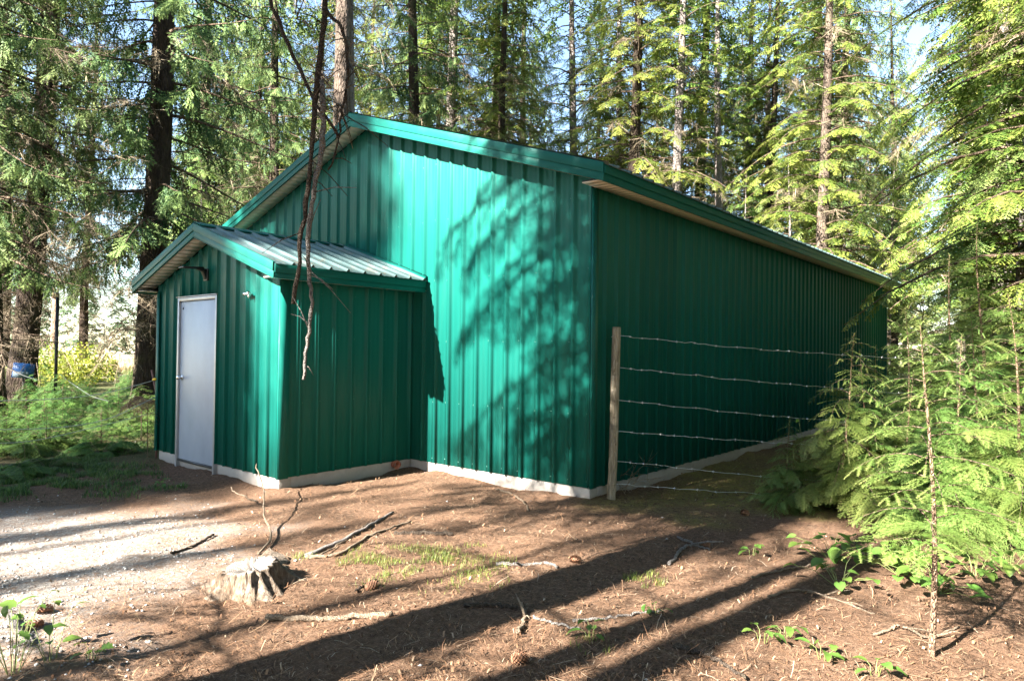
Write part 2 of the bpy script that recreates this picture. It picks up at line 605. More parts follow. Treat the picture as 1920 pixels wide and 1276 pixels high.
# the door opening is left clear in the sheeting: panels run right of it, left of it and above it
DX0, DX1, DZ0, DZ1 = -5.128, -4.093, -.046, 2.022
def porch_sheet(xa, xb, zb, nm='wall_panel', off=0):
    f = (lambda s: porch_under(xb-s)+.014); f.kinks = [xb-PXC]
    return obj(nm, wall_sheet(nm, (xb, -PD, 0), (-1, 0, 0), (0, -1, 0), xb-xa, f, off=off, zb=zb), pwo)
porch_sheet(PXR-PW, PXR, 0)
porch_sheet(DX1, PXR-PW, 0)
porch_sheet(DX0, DX1, DZ1+.004, off=(PXR-DX1) % PITCH)
porch_sheet(PXL, DX0, 0, off=(PXR-DX0) % PITCH)
for xx, nx in ((PXR, 1), (PXL, -1)):
    sb = MB(); sb.box((xx-.11 if nx > 0 else xx+.004, -PD+.111, .013), (xx-.004 if nx > 0 else xx+.11, -.021, 2.2))
    sbo = wpart(sb.obj('porch_side_wall', M_rubber, W))
    y = -PD
    while y < -.01:
        w = min(PW, -y)
        obj('wall_panel', wall_sheet('wall_panel', (xx, y, 0), (0, 1, 0), (nx, 0, 0), w, 2.145, off=(y+PD) % PITCH), sbo)
        y += w
    if nx > 0:
        screws('screw_heads', (xx, -PD, 0), (0, 1, 0), (1, 0, 0), PD, (.06, .8, 1.5, 2.0), sbo)
screws('screw_heads', (PXR, -PD, 0), (-1, 0, 0), (0, -1, 0), 1.3, (.06, .8, 1.5, 2.0), pwo)
corner('corner_trim', PXR, -PD, 1, -1, 2.13, .095, -.006, -.008)
corner('corner_trim', PXL, -PD, -1, -1, 2.13, .05, -.004)
PFH = .165
for xe in (PXC+PHALF, PXC-PHALF):
    fascia('rake_fascia', (PXC, -PD-POF, porch_under(PXC)), (xe, -PD-POF, porch_under(xe)), (0, -1, 0), PFH, W)
    sg = 1 if xe > PXC else -1
    fascia('eave_fascia', (xe, -PD-POF+.012, PHF), (xe, -.026, PHF), (sg, 0, 0), .148, W, step=.62)
    rake_soffit(PXC, xe-sg*.03, -PD-POF+.021, -PD-.024, porch_under)
    eave_soffit((PXR+.03) if sg > 0 else PXL-.03, xe-sg*.021, -PD-POF+.03, -.03, 2.128, 'eave_soffit')
PZR = porch_under(PXC)+PFH-.010
for xe in (PXC+PHALF, PXC-PHALF):
    roof_slope('porch_roof_slope', PXC, xe, -PD-POF+.012, -.026, PZR, M_roof, yoff=.03)
ridge_cap(PXC, PZR, -PD-POF-.006, -.027, .15)
# wall flashing where the porch roof meets the gable wall
m = MB()
for sg in (1, -1):
    a, b = PXC+sg*.16, PXC+sg*(PHALF+.01)
    za, zb_ = PZR-.16*M3+.012, PZR-(PHALF+.01)*M3+.012
    m.hexa([(a,-.06,za),(b,-.06,zb_),(b,-.0245,zb_),(a,-.0245,za),(a,-.06,za+.012),(b,-.06,zb_+.012),(b,-.0245,zb_+.05),(a,-.0245,za+.05)])
wpart(m.obj('roof_flashing', M_trim, W))

# door
yd = -PD
dm = MB(); dm.box((DX0+.048, yd-.006, DZ0+.008), (DX1-.048, yd+.034, DZ1-.052))
door = wpart(dm.obj('door', M_door, W, bevel=.003))
door['label'] = 'plain grey steel door slab'
fr = MB()
fr.box((DX0, yd-.030, DZ0-.10), (DX0+.042, yd+.05, DZ1)); fr.box((DX1-.042, yd-.030, DZ0-.14), (DX1, yd+.05, DZ1))
fr.box((DX0+.042, yd-.030, DZ1-.046), (DX1-.042, yd+.05, DZ1))
fr.box((DX0-.02, yd-.045, DZ1+.002), (DX1+.02, yd-.028, DZ1+.014))
fr.obj('door_frame', M_dframe, door, bevel=.003)
for z in (1.74, .98, .20):
    h = MB(); h.tube([(DX1-.045, yd-.012, z-.06), (DX1-.045, yd-.012, z+.06)], .009, 8)
    h.box((DX1-.075, yd-.009, z-.05), (DX1-.047, yd-.0065, z+.05))
    h.obj('hinge', M_black, door)
kn = MB()
kn.tube([(DX0+.11, yd-.007, 1.0), (DX0+.11, yd-.013, 1.0)], [.034, .032], 18)
kn.tube([(DX0+.11, yd-.013, 1.0), (DX0+.11, yd-.035, 1.0), (DX0+.11, yd-.04, 1.0), (DX0+.11, yd-.055, 1.0), (DX0+.11, yd-.07, 1.0), (DX0+.11, yd-.074, 1.0)], [.012, .012, .022, .029, .024, .012], 18)
kn.obj('door_knob', M_chrome, door, smooth=True)
ph = MB(); ph.tube([(DX0+.115, yd-.0062, 1.885), (DX0+.115, yd-.012, 1.885)], .012, 12)
ph.obj('door_bolt', M_black, door)
th = MB(); th.box((DX0+.043, yd-.02, DZ0-.02), (DX1-.043, yd+.04, DZ0+.006)); th.obj('threshold', M_black, door)

# light over the door: wall plate, sloped neck, flat head reaching out
lx, lz = -4.36, 2.30
wl = MB()
wl.box((lx-.05, yd-.045, lz-.10), (lx+.05, yd-.024, lz+.05))
wl.hexa([(lx-.035, yd-.09, lz+.015), (lx+.035, yd-.09, lz+.015), (lx+.035, yd-.045, lz-.085), (lx-.035, yd-.045, lz-.085),
         (lx-.035, yd-.16, lz+.04), (lx+.035, yd-.16, lz+.04), (lx+.035, yd-.045, lz+.045), (lx-.035, yd-.045, lz+.045)])
lamp = wpart(wl.obj('wall_light', M_black, W, bevel=.005))
hd = MB(); hd.hexa([(lx-.065, yd-.34, lz+.030), (lx+.065, yd-.34, lz+.030), (lx+.065, yd-.09, lz+.041), (lx-.065, yd-.09, lz+.041),
                    (lx-.065, yd-.34, lz+.046), (lx+.065, yd-.34, lz+.046), (lx+.065, yd-.09, lz+.062), (lx-.065, yd-.09, lz+.062)])
hd.obj('lamp_head', M_black, lamp, bevel=.004)
# twin chrome bracket right of the door
bx, bz = -3.33, 1.985
hb = MB()
hb.tube([(bx, yd-.026, bz), (bx, yd-.05, bz)], [.03, .026], 14)
hb.tube([(bx-.05, yd-.075, bz+.012), (bx-.02, yd-.06, bz+.006), (bx, yd-.05, bz), (bx+.02, yd-.06, bz+.006), (bx+.055, yd-.075, bz+.014)], [.022, .014, .012, .014, .024], 12)
hb.tube([(bx+.05, yd-.07, bz), (bx+.05, yd-.075, bz-.04)], [.012, .007], 10)
wpart(hb.obj('chrome_bracket', M_chrome, W, smooth=True))
# clay pipe stub low on the porch side
pp = MB()
cc = np.array([PXR+.0, -.26, -.03])
for (ra, rb, s0, s1) in ((.045, .045, -.05, .05), (.052, .052, .03, .06)):
    pp.tube([cc+np.array([s0, 0, 0]), cc+np.array([s1, -.01, -.012])], [ra, rb], 16, cap=False)
pp.tube([cc+np.array([.06, -.01, -.012]), cc+np.array([.055, -.01, -.012]), cc+np.array([-.02, 0, 0])], [.052, .036, .034], 16, cap=False)
wpart(pp.obj('drain_pipe', M_terra, W, smooth=True))
# ------------------------------------------------------------------ ground
def axis_lines(lo, hi, step, far, g=1.13):
    core = list(np.arange(lo, hi+1e-6, step))
    s = step; a = lo; left = []
    while a > -far:
        s *= g; a -= s; left.append(a)
    s = step; b = core[-1]; right = []
    while b < far:
        s *= g; b += s; right.append(b)
    return np.array(left[::-1]+core+right)
gx = axis_lines(-7, 6.6, .085, 420); gy = axis_lines(-6.4, 7, .085, 420)
GX, GY = np.meshgrid(gx, gy, indexing='ij')
def poly_sd(poly, x, y):
    """signed distance, positive inside"""
    poly = np.array(poly, float); inside = np.zeros(x.shape, bool); dmin = np.full(x.shape, 1e9)
    n = len(poly)
    for i in range(n):
        x0, y0 = poly[i]; x1, y1 = poly[(i+1) % n]
        c = ((y0 > y) != (y1 > y)) & (x < (x1-x0)*(y-y0)/((y1-y0) if y1 != y0 else 1e-9)+x0)
        inside ^= c
        t = np.clip(((x-x0)*(x1-x0)+(y-y0)*(y1-y0))/((x1-x0)**2+(y1-y0)**2), 0, 1)
        dmin = np.minimum(dmin, np.hypot(x-x0-t*(x1-x0), y-y0-t*(y1-y0)))
    return np.where(inside, dmin, -dmin)
GRAVEL = [(-9, -11), (-6, -6.5), (-4.0, -4.15), (-2.5, -2.9), (-1.7, -2.85), (-1.0, -3.35), (-.75, -4.0), (-.1, -4.75), (-.2, -11)]
MOSS = [(.15, -.1), (1.3, .3), (2.2, 1.2), (2.6, 3.2), (1.6, 5.5), (.2, 5.0)]
def m_gravel(x, y): return np.clip(.5+(poly_sd(GRAVEL, x, y)+1.5*(fbm(x*2.3, y*2.3, 4)-.5))/1.1-.1, 0, 1)
def m_moss(x, y): return np.clip(.5+(poly_sd(MOSS, x, y)+1.4*(fbm(x*1.7+9, y*1.7, 4)-.5))/.7, 0, 1)
def m_meadow(x, y):
    d = np.hypot(x-CAM[0], y-CAM[1])
    return np.clip((d-33+8*(fbm(x*.2, y*.2, 3)-.5))/4, 0, 1)*np.clip((-x-18)/4, 0, 1)
def m_green(x, y):
    a = np.clip((-x-4.6+2.2*(fbm(x*.8, y*.8+4, 4)-.5))/1.0, 0, 1)*np.clip((y+5.2)/.8, 0, 1)
    b = np.clip((np.hypot(x-CAM[0], y-CAM[1])-17)/6, 0, 1)*.8
    return np.clip(np.maximum(a, b), 0, 1)*(.35+.65*fbm(x*1.5+2, y*1.5, 3))
def mat_ground():
    t = NT('forest_floor')
    v = t.coord((1, 1, 1))
    n1 = t.noise(v, 2.2, 7, .65); n2 = t.noise(v, 26, 6, .7); n3 = t.noise(v, 120, 4, .7)
    vs_ = t.coord((30, 170, 60)); n4 = t.noise(vs_, 1, 3, .7)
    mp = t.n('Mapping'); mp.inputs['Rotation'].default_value = (0, 0, .9); mp.inputs['Scale'].default_value = (150, 26, 60)
    t.l(v, mp.inputs[0]); n5 = t.noise(mp.outputs[0], 1, 3, .7)
    mx = t.n('Math', operation='MAXIMUM'); t.l(n4, mx.inputs[0]); t.l(n5, mx.inputs[1])
    c = t.ramp(n2, [(.30, (.022, .014, .009)), (.45, (.078, .043, .025)), (.6, (.145, .083, .050)), (.78, (.255, .162, .102))])
    c = t.mix(t.ramp(mx.outputs[0], [(.52, (0, 0, 0)), (.70, (.6,)*3)]), c, (.31, .21, .14))
    c = t.mix(t.ramp(n3, [(.32, (.8,)*3), (.45, (0, 0, 0))]), c, (.035, .020, .013))
    c = t.mix(t.ramp(n1, [(.42, (0, 0, 0)), (.7, (.5,)*3)]), c, (.16, .088, .052))
    # moss
    mo = t.ramp(n3, [(.3, (.09, .085, .018)), (.7, (.26, .24, .06))])
    mf = t.n('Math', operation='MULTIPLY'); t.l(t.attr('moss').outputs['Fac'], mf.inputs[0]); t.l(t.ramp(n2, [(.36, (0, 0, 0)), (.6, (1, 1, 1))]), mf.inputs[1])
    c = t.mix(mf.outputs[0], c, mo)
    # gravel
    vo = t.n('TexVoronoi'); vo.inputs['Scale'].default_value = 75; t.l(v, vo.inputs['Vector'])
    gr = t.ramp(vo.outputs['Color'], [(.1, (.14, .128, .115)), (.5, (.25, .23, .205)), (.9, (.38, .35, .315))])
    gr = t.mix(t.ramp(n2, [(.40, (0, 0, 0)), (.66, (.85,)*3)]), gr, (.20, .125, .08))
    c = t.mix(t.attr('gravel').outputs['Fac'], c, gr)
    c = t.mix(t.attr('green').outputs['Fac'], c, t.ramp(n2, [(.35, (.018, .032, .010)), (.65, (.05, .085, .022))]))
    me_ = t.ramp(n1, [(.3, (.42, .34, .20)), (.7, (.62, .52, .34))])
    c = t.mix(t.attr('meadow').outputs['Fac'], c, me_)
    t.base(c).set(Roughness=.95, Specular_IOR_Level=.15)
    ad = t.n('Math', operation='ADD'); t.l(n2, ad.inputs[0]); t.l(mx.outputs[0], ad.inputs[1])
    ad2 = t.n('Math', operation='ADD'); t.l(ad.outputs[0], ad2.inputs[0]); t.l(n3, ad2.inputs[1])
    t.bump(ad2.outputs[0], .8, .02)
    return t.m
nx_, ny_ = GX.shape
GZ = gz(GX, GY)
GZ = GZ + .03*(fbm(GX*9, GY*9, 3)-.5)*np.clip(6-np.hypot(GX-1, GY+2)*.5, 0, 1)
V = np.stack([GX, GY, GZ], -1).reshape(-1, 3)
ii = np.arange(nx_*ny_).reshape(nx_, ny_)
F = np.stack([ii[:-1, :-1], ii[1:, :-1], ii[1:, 1:], ii[:-1, 1:]], -1).reshape(-1, 4)
gme = mesh_from('ground', V, F, mat=mat_ground(), smooth=True)
for nm, fn in (('gravel', m_gravel), ('moss', m_moss), ('meadow', m_meadow), ('green', m_green)):
    a = gme.attributes.new(nm, 'FLOAT', 'POINT')
    a.data.foreach_set('value', fn(GX, GY).ravel().astype(np.float32))
ground = obj('ground', gme)
ground['kind'] = 'structure'

# ------------------------------------------------------------------ foliage materials
def mat_leaf(name, dark, mid, light, trans=.35, rough=.45, hue=.08, spec=.3):
    t = NT(name)
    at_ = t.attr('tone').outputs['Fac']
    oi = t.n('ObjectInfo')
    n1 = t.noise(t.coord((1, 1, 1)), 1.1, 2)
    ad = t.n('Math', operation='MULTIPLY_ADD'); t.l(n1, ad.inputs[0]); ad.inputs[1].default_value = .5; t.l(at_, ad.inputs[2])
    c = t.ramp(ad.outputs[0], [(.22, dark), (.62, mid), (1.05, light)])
    hs = t.n('HueSaturation'); t.l(c, hs.inputs['Color'])
    mr = t.n('MapRange'); t.l(oi.outputs['Random'], mr.inputs[0]); mr.inputs[3].default_value = .5-hue*.25; mr.inputs[4].default_value = .5+hue*.2
    t.l(mr.outputs[0], hs.inputs['Hue'])
    mv = t.n('MapRange'); t.l(oi.outputs['Random'], mv.inputs[0]); mv.inputs[3].default_value = .85; mv.inputs[4].default_value = 1.15
    t.l(mv.outputs[0], hs.inputs['Value'])
    t.l(hs.outputs[0], t.b.inputs['Base Color'])
    t.set(Roughness=rough, Specular_IOR_Level=spec)
    tr = t.n('BsdfTranslucent'); t.l(hs.outputs[0], tr.inputs['Color'])
    mx = t.n('MixShader'); mx.inputs[0].default_value = trans
    t.l(t.b.outputs[0], mx.inputs[1]); t.l(tr.outputs[0], mx.inputs[2]); t.l(mx.outputs[0], t.out.inputs[0])
    return t.m
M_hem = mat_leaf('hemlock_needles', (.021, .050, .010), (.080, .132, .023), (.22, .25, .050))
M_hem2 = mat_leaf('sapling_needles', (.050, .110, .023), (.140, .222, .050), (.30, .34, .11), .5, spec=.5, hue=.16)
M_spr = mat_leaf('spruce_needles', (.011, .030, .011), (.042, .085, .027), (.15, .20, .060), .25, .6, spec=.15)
M_far = mat_leaf('distant_needles', (.022, .045, .022), (.040, .075, .034), (.075, .115, .050), .25)
M_dead = mat_leaf('dead_twigs', (.06, .044, .03), (.14, .105, .07), (.28, .225, .15), .15, .8, .02)
M_fern = mat_leaf('fern_fronds', (.022, .056, .015), (.052, .112, .027), (.13, .21, .048), .4)
M_brownfern = mat_leaf('dead_brown_fern', (.18, .085, .040), (.34, .19, .10), (.50, .33, .20), .35, .8, .02)
M_maple = mat_leaf('yellow_green_leaves', (.10, .15, .020), (.20, .26, .035), (.36, .34, .06), .5)
M_broad = mat_leaf('broad_green_leaves', (.050, .11, .022), (.105, .19, .035), (.22, .29, .06), .45, .45)
M_grass = mat_leaf('grass_blades', (.060, .10, .018), (.12, .19, .032), (.26, .29, .07), .4)
def mat_bark(name, dark, mid, light, sc=(7, 7, 1.6), moss=0):
    t = NT(name)
    v = t.coord(sc)
    n1 = t.noise(v, 2.2, 7, .7)
    vo = t.n('TexVoronoi', feature='DISTANCE_TO_EDGE'); vo.inputs['Scale'].default_value = 3.5; t.l(v, vo.inputs['Vector'])
    c = t.ramp(n1, [(.3, dark), (.5, mid), (.72, light)])
    n3 = t.noise(t.coord((1, 1, 1)), 1.7, 4)
    if moss:
        c = t.mix(t.ramp(n3, [(.5, (0, 0, 0)), (.7, (moss,)*3)]), c, (.07, .085, .02))
    t.base(c).set(Roughness=.92, Specular_IOR_Level=.2)
    ad = t.n('Math', operation='ADD'); t.l(n1, ad.inputs[0]); t.l(t.ramp(vo.outputs['Distance'], [(0, (0, 0, 0)), (.25, (1, 1, 1))]), ad.inputs[1])
    t.bump(ad.outputs[0], .9, .03)
    return t.m
M_bark_d = mat_bark('shade_darkened_spruce_bark', (.018, .012, .009), (.042, .029, .021), (.085, .062, .046), moss=.4)  # spruce bark, darkened further to put the trunks' shade into its colour
M_bark_g = mat_bark('grey_hemlock_bark', (.075, .062, .055), (.18, .15, .135), (.33, .285, .26), moss=.15)
M_bark_b = mat_bark('brown_fir_bark', (.045, .033, .025), (.105, .078, .06), (.19, .145, .115), moss=.2)
M_twig = mat_bark('twig_bark', (.05, .033, .022), (.11, .075, .05), (.20, .15, .11))

# ------------------------------------------------------------------ foliage kit
def teeth(p0, d, side, up, ln, n, wid, t0, t1, jit, both=True):
    """flat needle triangles along a straight twig"""
    V = []; F = []; T = []
    st = ln/n
    for i in range(n):
        u = (i+.5)/n
        w = wid*(1-.45*u)*(.8+.4*jit.random())
        b0 = p0+d*(ln*u-st*.42); b1 = p0+d*(ln*u+st*.42)
        for s in ((1, -1) if both else ((1,) if i % 2 else (-1,))):
            tip = p0+d*(ln*u+w*.75)+side*s*w+up*(jit.random()-.5)*w*.7
            k = len(V)
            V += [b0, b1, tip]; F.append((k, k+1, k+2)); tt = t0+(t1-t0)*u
            T += [tt, tt, tt+.12]
    k = len(V); e = p0+d*ln
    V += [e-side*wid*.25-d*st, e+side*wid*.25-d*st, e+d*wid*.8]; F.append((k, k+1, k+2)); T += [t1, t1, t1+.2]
    return V, F, T
def nrm(v):
    v = np.asarray(v, float); return v/(np.linalg.norm(v)+1e-9)
def spray_tpl(seed, n_tw, nt, wid, ang, tl, curve, flat, axis_t):
    jit = np.random.default_rng(seed)
    V = []; F = []; T = []
    def ax(x): return np.array([x, .05*math.sin(3*x+seed), -curve*x*x])
    def put(r):
        k = len(V); V.extend(r[0]); F.extend([(a+k, b+k, c+k) for a, b, c in r[1]]); T.extend(r[2])
    for i in range(n_tw):
        x = .05+.9*(i+jit.random()*.6)/n_tw
        s = 1 if i % 2 else -1
        ln = (tl*(1-x)**.75+.09)*(.75+.5*jit.random())*(.6+.4*min(1, x/.2))
        a = ang*(.85+.3*jit.random())
        roll_ = (jit.random()-.5)*2*(1-flat)*2.2
        d = nrm([math.cos(a), s*math.sin(a)*math.cos(roll_), math.sin(a)*math.sin(roll_)-.18-2*curve*x])
        sd_ = nrm(np.cross([0, 0, 1.], d)); up = np.cross(d, sd_)
        put(teeth(ax(x), d, sd_, up, ln, nt, wid, .15, .5, jit))
    nseg = axis_t
    for i in range(nseg):
        x0 = i/nseg; d = nrm(ax((i+1)/nseg)-ax(x0)); sd_ = nrm(np.cross([0, 0, 1.], d))
        put(teeth(ax(x0), d, sd_, np.cross(d, sd_), 1/nseg, 2, wid*.9, .15+.3*x0, .2+.4*x0, jit))
    return np.array(V), np.array(F), np.array(T)
TPL_hem = [spray_tpl(s, 12, 5, .065, .95, .42, .16, .85, 5) for s in (1, 2, 3)]
TPL_hemfar = [spray_tpl(s, 9, 3, .10, .95, .42, .16, .8, 3) for s in (4, 5)]
TPL_spr = [spray_tpl(s, 12, 4, .055, .62, .34, .10, .35, 6) for s in (6, 7, 8)]
TPL_sprfar = [spray_tpl(s, 8, 3, .09, .62, .34, .10, .35, 3) for s in (9, 10)]
def dead_tpl(seed, n=9):
    jit = np.random.default_rng(seed); V = []; F = []; T = []
    def rib(p, q, w):
        d = nrm(q-p); s = nrm(np.cross(d, nrm(jit.random(3)-.5)))*w; k = len(V)
        V.extend([p-s, p+s, q]); F.append((k, k+1, k+2)); tt = jit.random()*.6; T.extend([tt, tt, tt+.3])
    rib(np.zeros(3), np.array([1, 0, -.12]), .012)
    for i in range(n):
        x = jit.random()*.95; a = jit.uniform(.4, 1.2); r_ = jit.uniform(0, 6.3)
        l_ = jit.uniform(.15, .5)*(1.1-x)
        p = np.array([x, 0, -.12*x]); q = p+l_*np.array([math.cos(a), math.sin(a)*math.cos(r_), math.sin(a)*math.sin(r_)-.5])
        rib(p, q, .006)
        for _ in range(2):
            u = jit.random(); m_ = p+(q-p)*u
            rib(m_, m_+.35*l_*nrm(nrm(q-p)+1.2*(jit.random(3)-.5)), .0045)
    return np.array(V), np.array(F), np.array(T)
TPL_dead = [dead_tpl(s) for s in (1, 2, 3)]

class Foliage:
    def __init__(s): s.items = {}
    def add(s, key, p, d, up, scale, tone):
        s.items.setdefault(key, []).append((p, d, up, scale, tone))
    def build(s, name, tpls, mat):
        Vs = []; Fs = []; Ts = []; n = 0
        for key, lst in s.items.items():
            V, F, T = tpls[key]
            P = np.array([i[0] for i in lst]); X = np.array([i[1] for i in lst]); Up = np.array([i[2] for i in lst])
            S = np.array([i[3] for i in lst]); To = np.array([i[4] for i in lst])
            X /= np.linalg.norm(X, axis=1)[:, None]+1e-9
            Y = np.cross(Up, X); Y /= np.linalg.norm(Y, axis=1)[:, None]+1e-9
            Z = np.cross(X, Y)
            Rm = np.stack([X, Y, Z], -1)*S[:, None, None]
            VV = np.einsum('nij,vj->nvi', Rm, V)+P[:, None]
            FF = F[None]+(np.arange(len(lst))*len(V))[:, None, None]+n
            Vs.append(VV.reshape(-1, 3)); Fs.append(FF.reshape(-1, 3)); Ts.append((T[None]+To[:, None]).ravel())
            n += VV.shape[0]*VV.shape[1]
        return mesh_from(name, np.concatenate(Vs), np.concatenate(Fs), np.concatenate(Ts), mat)
def strips(name, curves, mat, sides=4):
    """many tapering round sticks in one mesh: list of (pts (k,3), radii (k,))"""
    Vs = []; Fs = []; n = 0
    a = np.linspace(0, 2*np.pi, sides, endpoint=False)
    for P, r in curves:
        P = np.asarray(P, float); T_ = np.gradient(P, axis=0); T_ /= np.linalg.norm(T_, axis=1)[:, None]+1e-9
        ref = np.array([.31, .2, .93]); N = np.cross(T_, ref); N /= np.linalg.norm(N, axis=1)[:, None]+1e-9; B = np.cross(T_, N)
        V = P[:, None]+np.asarray(r)[:, None, None]*(np.cos(a)[None, :, None]*N[:, None]+np.sin(a)[None, :, None]*B[:, None])
        k = len(P); i0 = np.arange(k-1)[:, None]*sides; j = np.arange(sides)[None]; j2 = (j+1) % sides
        F = np.stack([i0+j, i0+j2, i0+sides+j2, i0+sides+j], -1).reshape(-1, 4)+n
        Vs.append(V.reshape(-1, 3)); Fs.append(F); n += k*sides
    return mesh_from(name, np.concatenate(Vs), np.concatenate(Fs), mat=mat, smooth=True)
def trunk_mesh(seed, H, r0, mat, bend=.15, sides=16, flare=.5, rings=26, nscale=1.0):
    jit = np.random.default_rng(seed)
    z = np.r_[np.array([-.5, 0, .12, .3, .6, 1.0, 1.5]), np.linspace(2.2, H, rings-7)]
    r = r0*np.clip(1-z/H, .02, 1)**.75*(1+flare*np.exp(-np.clip(z, 0, 9)/.45))
    ph = jit.random(4)*6.28
    cx = bend*np.sin(z*.21+ph[0])-bend*np.sin(ph[0]); cy = bend*np.sin(z*.17+ph[1])-bend*np.sin(ph[1])
    a = np.linspace(0, 2*np.pi, sides, endpoint=False)
    lob = 1+.06*np.sin(3*a+ph[2])[None]+.05*np.sin(5*a+ph[3])[None]
    rr = r[:, None]*(lob+.12*(jit.random((len(z), sides))-.5)+.18*np.exp(-np.clip(z, 0, 9)/.5)[:, None]*np.sin(5*a+ph[1])[None])
    V = np.stack([cx[:, None]+rr*np.cos(a), cy[:, None]+rr*np.sin(a), z[:, None]+0*rr], -1).reshape(-1, 3)
    k = len(z); i0 = np.arange(k-1)[:, None]*sides; j = np.arange(sides)[None]; j2 = (j+1) % sides
    F = np.stack([i0+j, i0+j2, i0+sides+j2, i0+sides+j], -1).reshape(-1, 4)
    return mesh_from('trunk', V, F, mat=mat, smooth=True), (z, cx, cy, r)

TREES = {}
def tree_meshes(key, seed, H, z0, Lmax, kind, dens, r0, bark, leaf, dead_to=None, dead_n=30, fine_to=15., az_fn=None, far=False, bare=.12, ls=1.0):
    jit = np.random.default_rng(seed)
    tm, (tz, tx, ty, tr) = trunk_mesh(seed, H, r0, bark)
    fol = Foliage(); wood = []; dfol = Foliage(); dwood = []
    tp = {'hem': TPL_hem, 'spr': TPL_spr}[kind]; tpf = {'hem': TPL_hemfar, 'spr': TPL_sprfar}[kind]
    tpls = {('a', i): t for i, t in enumerate(tp)}; tpls.update({('b', i): t for i, t in enumerate(tpf)})
    nb = int(dens*(H-z0))
    for b in range(nb):
        z = z0+(H-z0)*((b+jit.random())/nb)**1.08
        if jit.random() < bare: continue
        hh = (z-z0)/(H-z0)
        Lb = Lmax*min(1, .72+.9*hh)*(1-hh)**.72*(.62+.55*jit.random())+.25
        az = b*2.3999+jit.random()*.8
        if az_fn is not None:
            k_ = az_fn(az, z)
            if k_ <= 0.02: continue
            Lb *= k_
        dirh = np.array([math.cos(az), math.sin(az), 0]); lat = np.array([-dirh[1], dirh[0], 0])
        c0 = np.array([np.interp(z, tz, tx), np.interp(z, tz, ty), z])
        if kind == 'hem': a_, b_, c_ = jit.uniform(.12, .4), jit.uniform(.42, .68), 0
        else: a_, b_, c_ = jit.uniform(-.25, .1), jit.uniform(.35, .55), .28
        sw = jit.uniform(-.25, .25)
        def cur(u): return c0+dirh*Lb*u+lat*Lb*sw*u*u+np.array([0, 0, Lb*(a_*u-b_*u*u+c_*u**3)])
        us = np.linspace(0, 1, 6)
        P = np.array([cur(u) for u in us]); rb = max(.008, .014*Lb)
        wood.append((P, rb*(1-.85*us)))
        coarse = far or z > fine_to
        sp = (.17 if kind == 'hem' else .13)*(1.9 if coarse else 1.0)
        n = max(3, int(Lb*.88/sp))
        for i in range(n):
            u = .12+.88*(i+.5*jit.random())/n
            if u < .3 and jit.random() < .45: continue
            p = cur(u); tg = nrm(cur(min(u+.05, 1.04))-cur(u-.02)); s = 1 if i % 2 else -1
            if kind == 'hem':
                an = jit.uniform(.6, 1.2)*(1-.25*u)
                d = tg*math.cos(an)+lat*s*math.sin(an)+np.array([0, 0, jit.uniform(-.42, -.02)])
                ln = (.34+.62*(1-u))*min(1, .45+.3*Lb)*jit.uniform(.45, 1.35)
                up = np.array([jit.normal()*.22, jit.normal()*.22, 1])
            else:
                d = tg*jit.uniform(.2, .7)+lat*s*jit.uniform(.15, .75)+np.array([0, 0, -jit.uniform(.35, 1.0)])
                ln = (.36+.50*(1-u))*min(1.1, .5+.3*Lb)*jit.uniform(.7, 1.25)
                up = np.array([jit.normal()*.5, jit.normal()*.5, .6])+dirh*.5
            key_ = ('b', int(jit.integers(len(tpf)))) if coarse else ('a', int(jit.integers(len(tp))))
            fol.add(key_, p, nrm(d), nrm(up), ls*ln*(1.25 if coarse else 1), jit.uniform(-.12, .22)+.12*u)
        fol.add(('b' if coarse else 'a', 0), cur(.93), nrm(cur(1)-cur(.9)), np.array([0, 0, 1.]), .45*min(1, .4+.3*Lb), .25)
    if dead_to:
        zlo, zhi = dead_to
        for b in range(dead_n):
            z = jit.uniform(zlo, zhi); az = jit.uniform(0, 6.283)
            Lb = jit.uniform(.5, 1.0)*Lmax*.75
            dirh = np.array([math.cos(az), math.sin(az), 0]); lat = np.array([-dirh[1], dirh[0], 0])
            c0 = np.array([np.interp(z, tz, tx), np.interp(z, tz, ty), z]); sw = jit.uniform(-.3, .3); dr = jit.uniform(.15, .55); a_ = jit.uniform(-.1, .2)
            us = np.linspace(0, 1, 6)
            P = np.array([c0+dirh*Lb*u+lat*Lb*sw*u*u+np.array([0, 0, Lb*(a_*u-dr*u*u)]) for u in us])
            dwood.append((P, .012*(1-.85*us)*min(1.3, .5+Lb*.4)))
            for i in range(int(Lb*7)):
                u = jit.uniform(.2, 1); q = P[min(5, int(u*5))]*(1-(u*5) % 1)+P[min(5, int(u*5)+1)]*((u*5) % 1)
                d = dirh*jit.uniform(0, .6)+lat*jit.normal()*.6+np.array([0, 0, -jit.uniform(.1, 1)])
                dfol.add(('d', int(jit.integers(3))), q, nrm(d), nrm(jit.normal(size=3)), jit.uniform(.3, .8), jit.uniform(-.1, .4))
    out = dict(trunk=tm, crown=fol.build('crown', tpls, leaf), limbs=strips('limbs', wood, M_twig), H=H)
    if dead_to:
        out['dead_branches'] = dfol.build('dead_branches', {('d', i): t for i, t in enumerate(TPL_dead)}, M_dead)
        out['dead_limbs'] = strips('dead_limbs', dwood, M_twig)
    TREES[key] = out
    return out
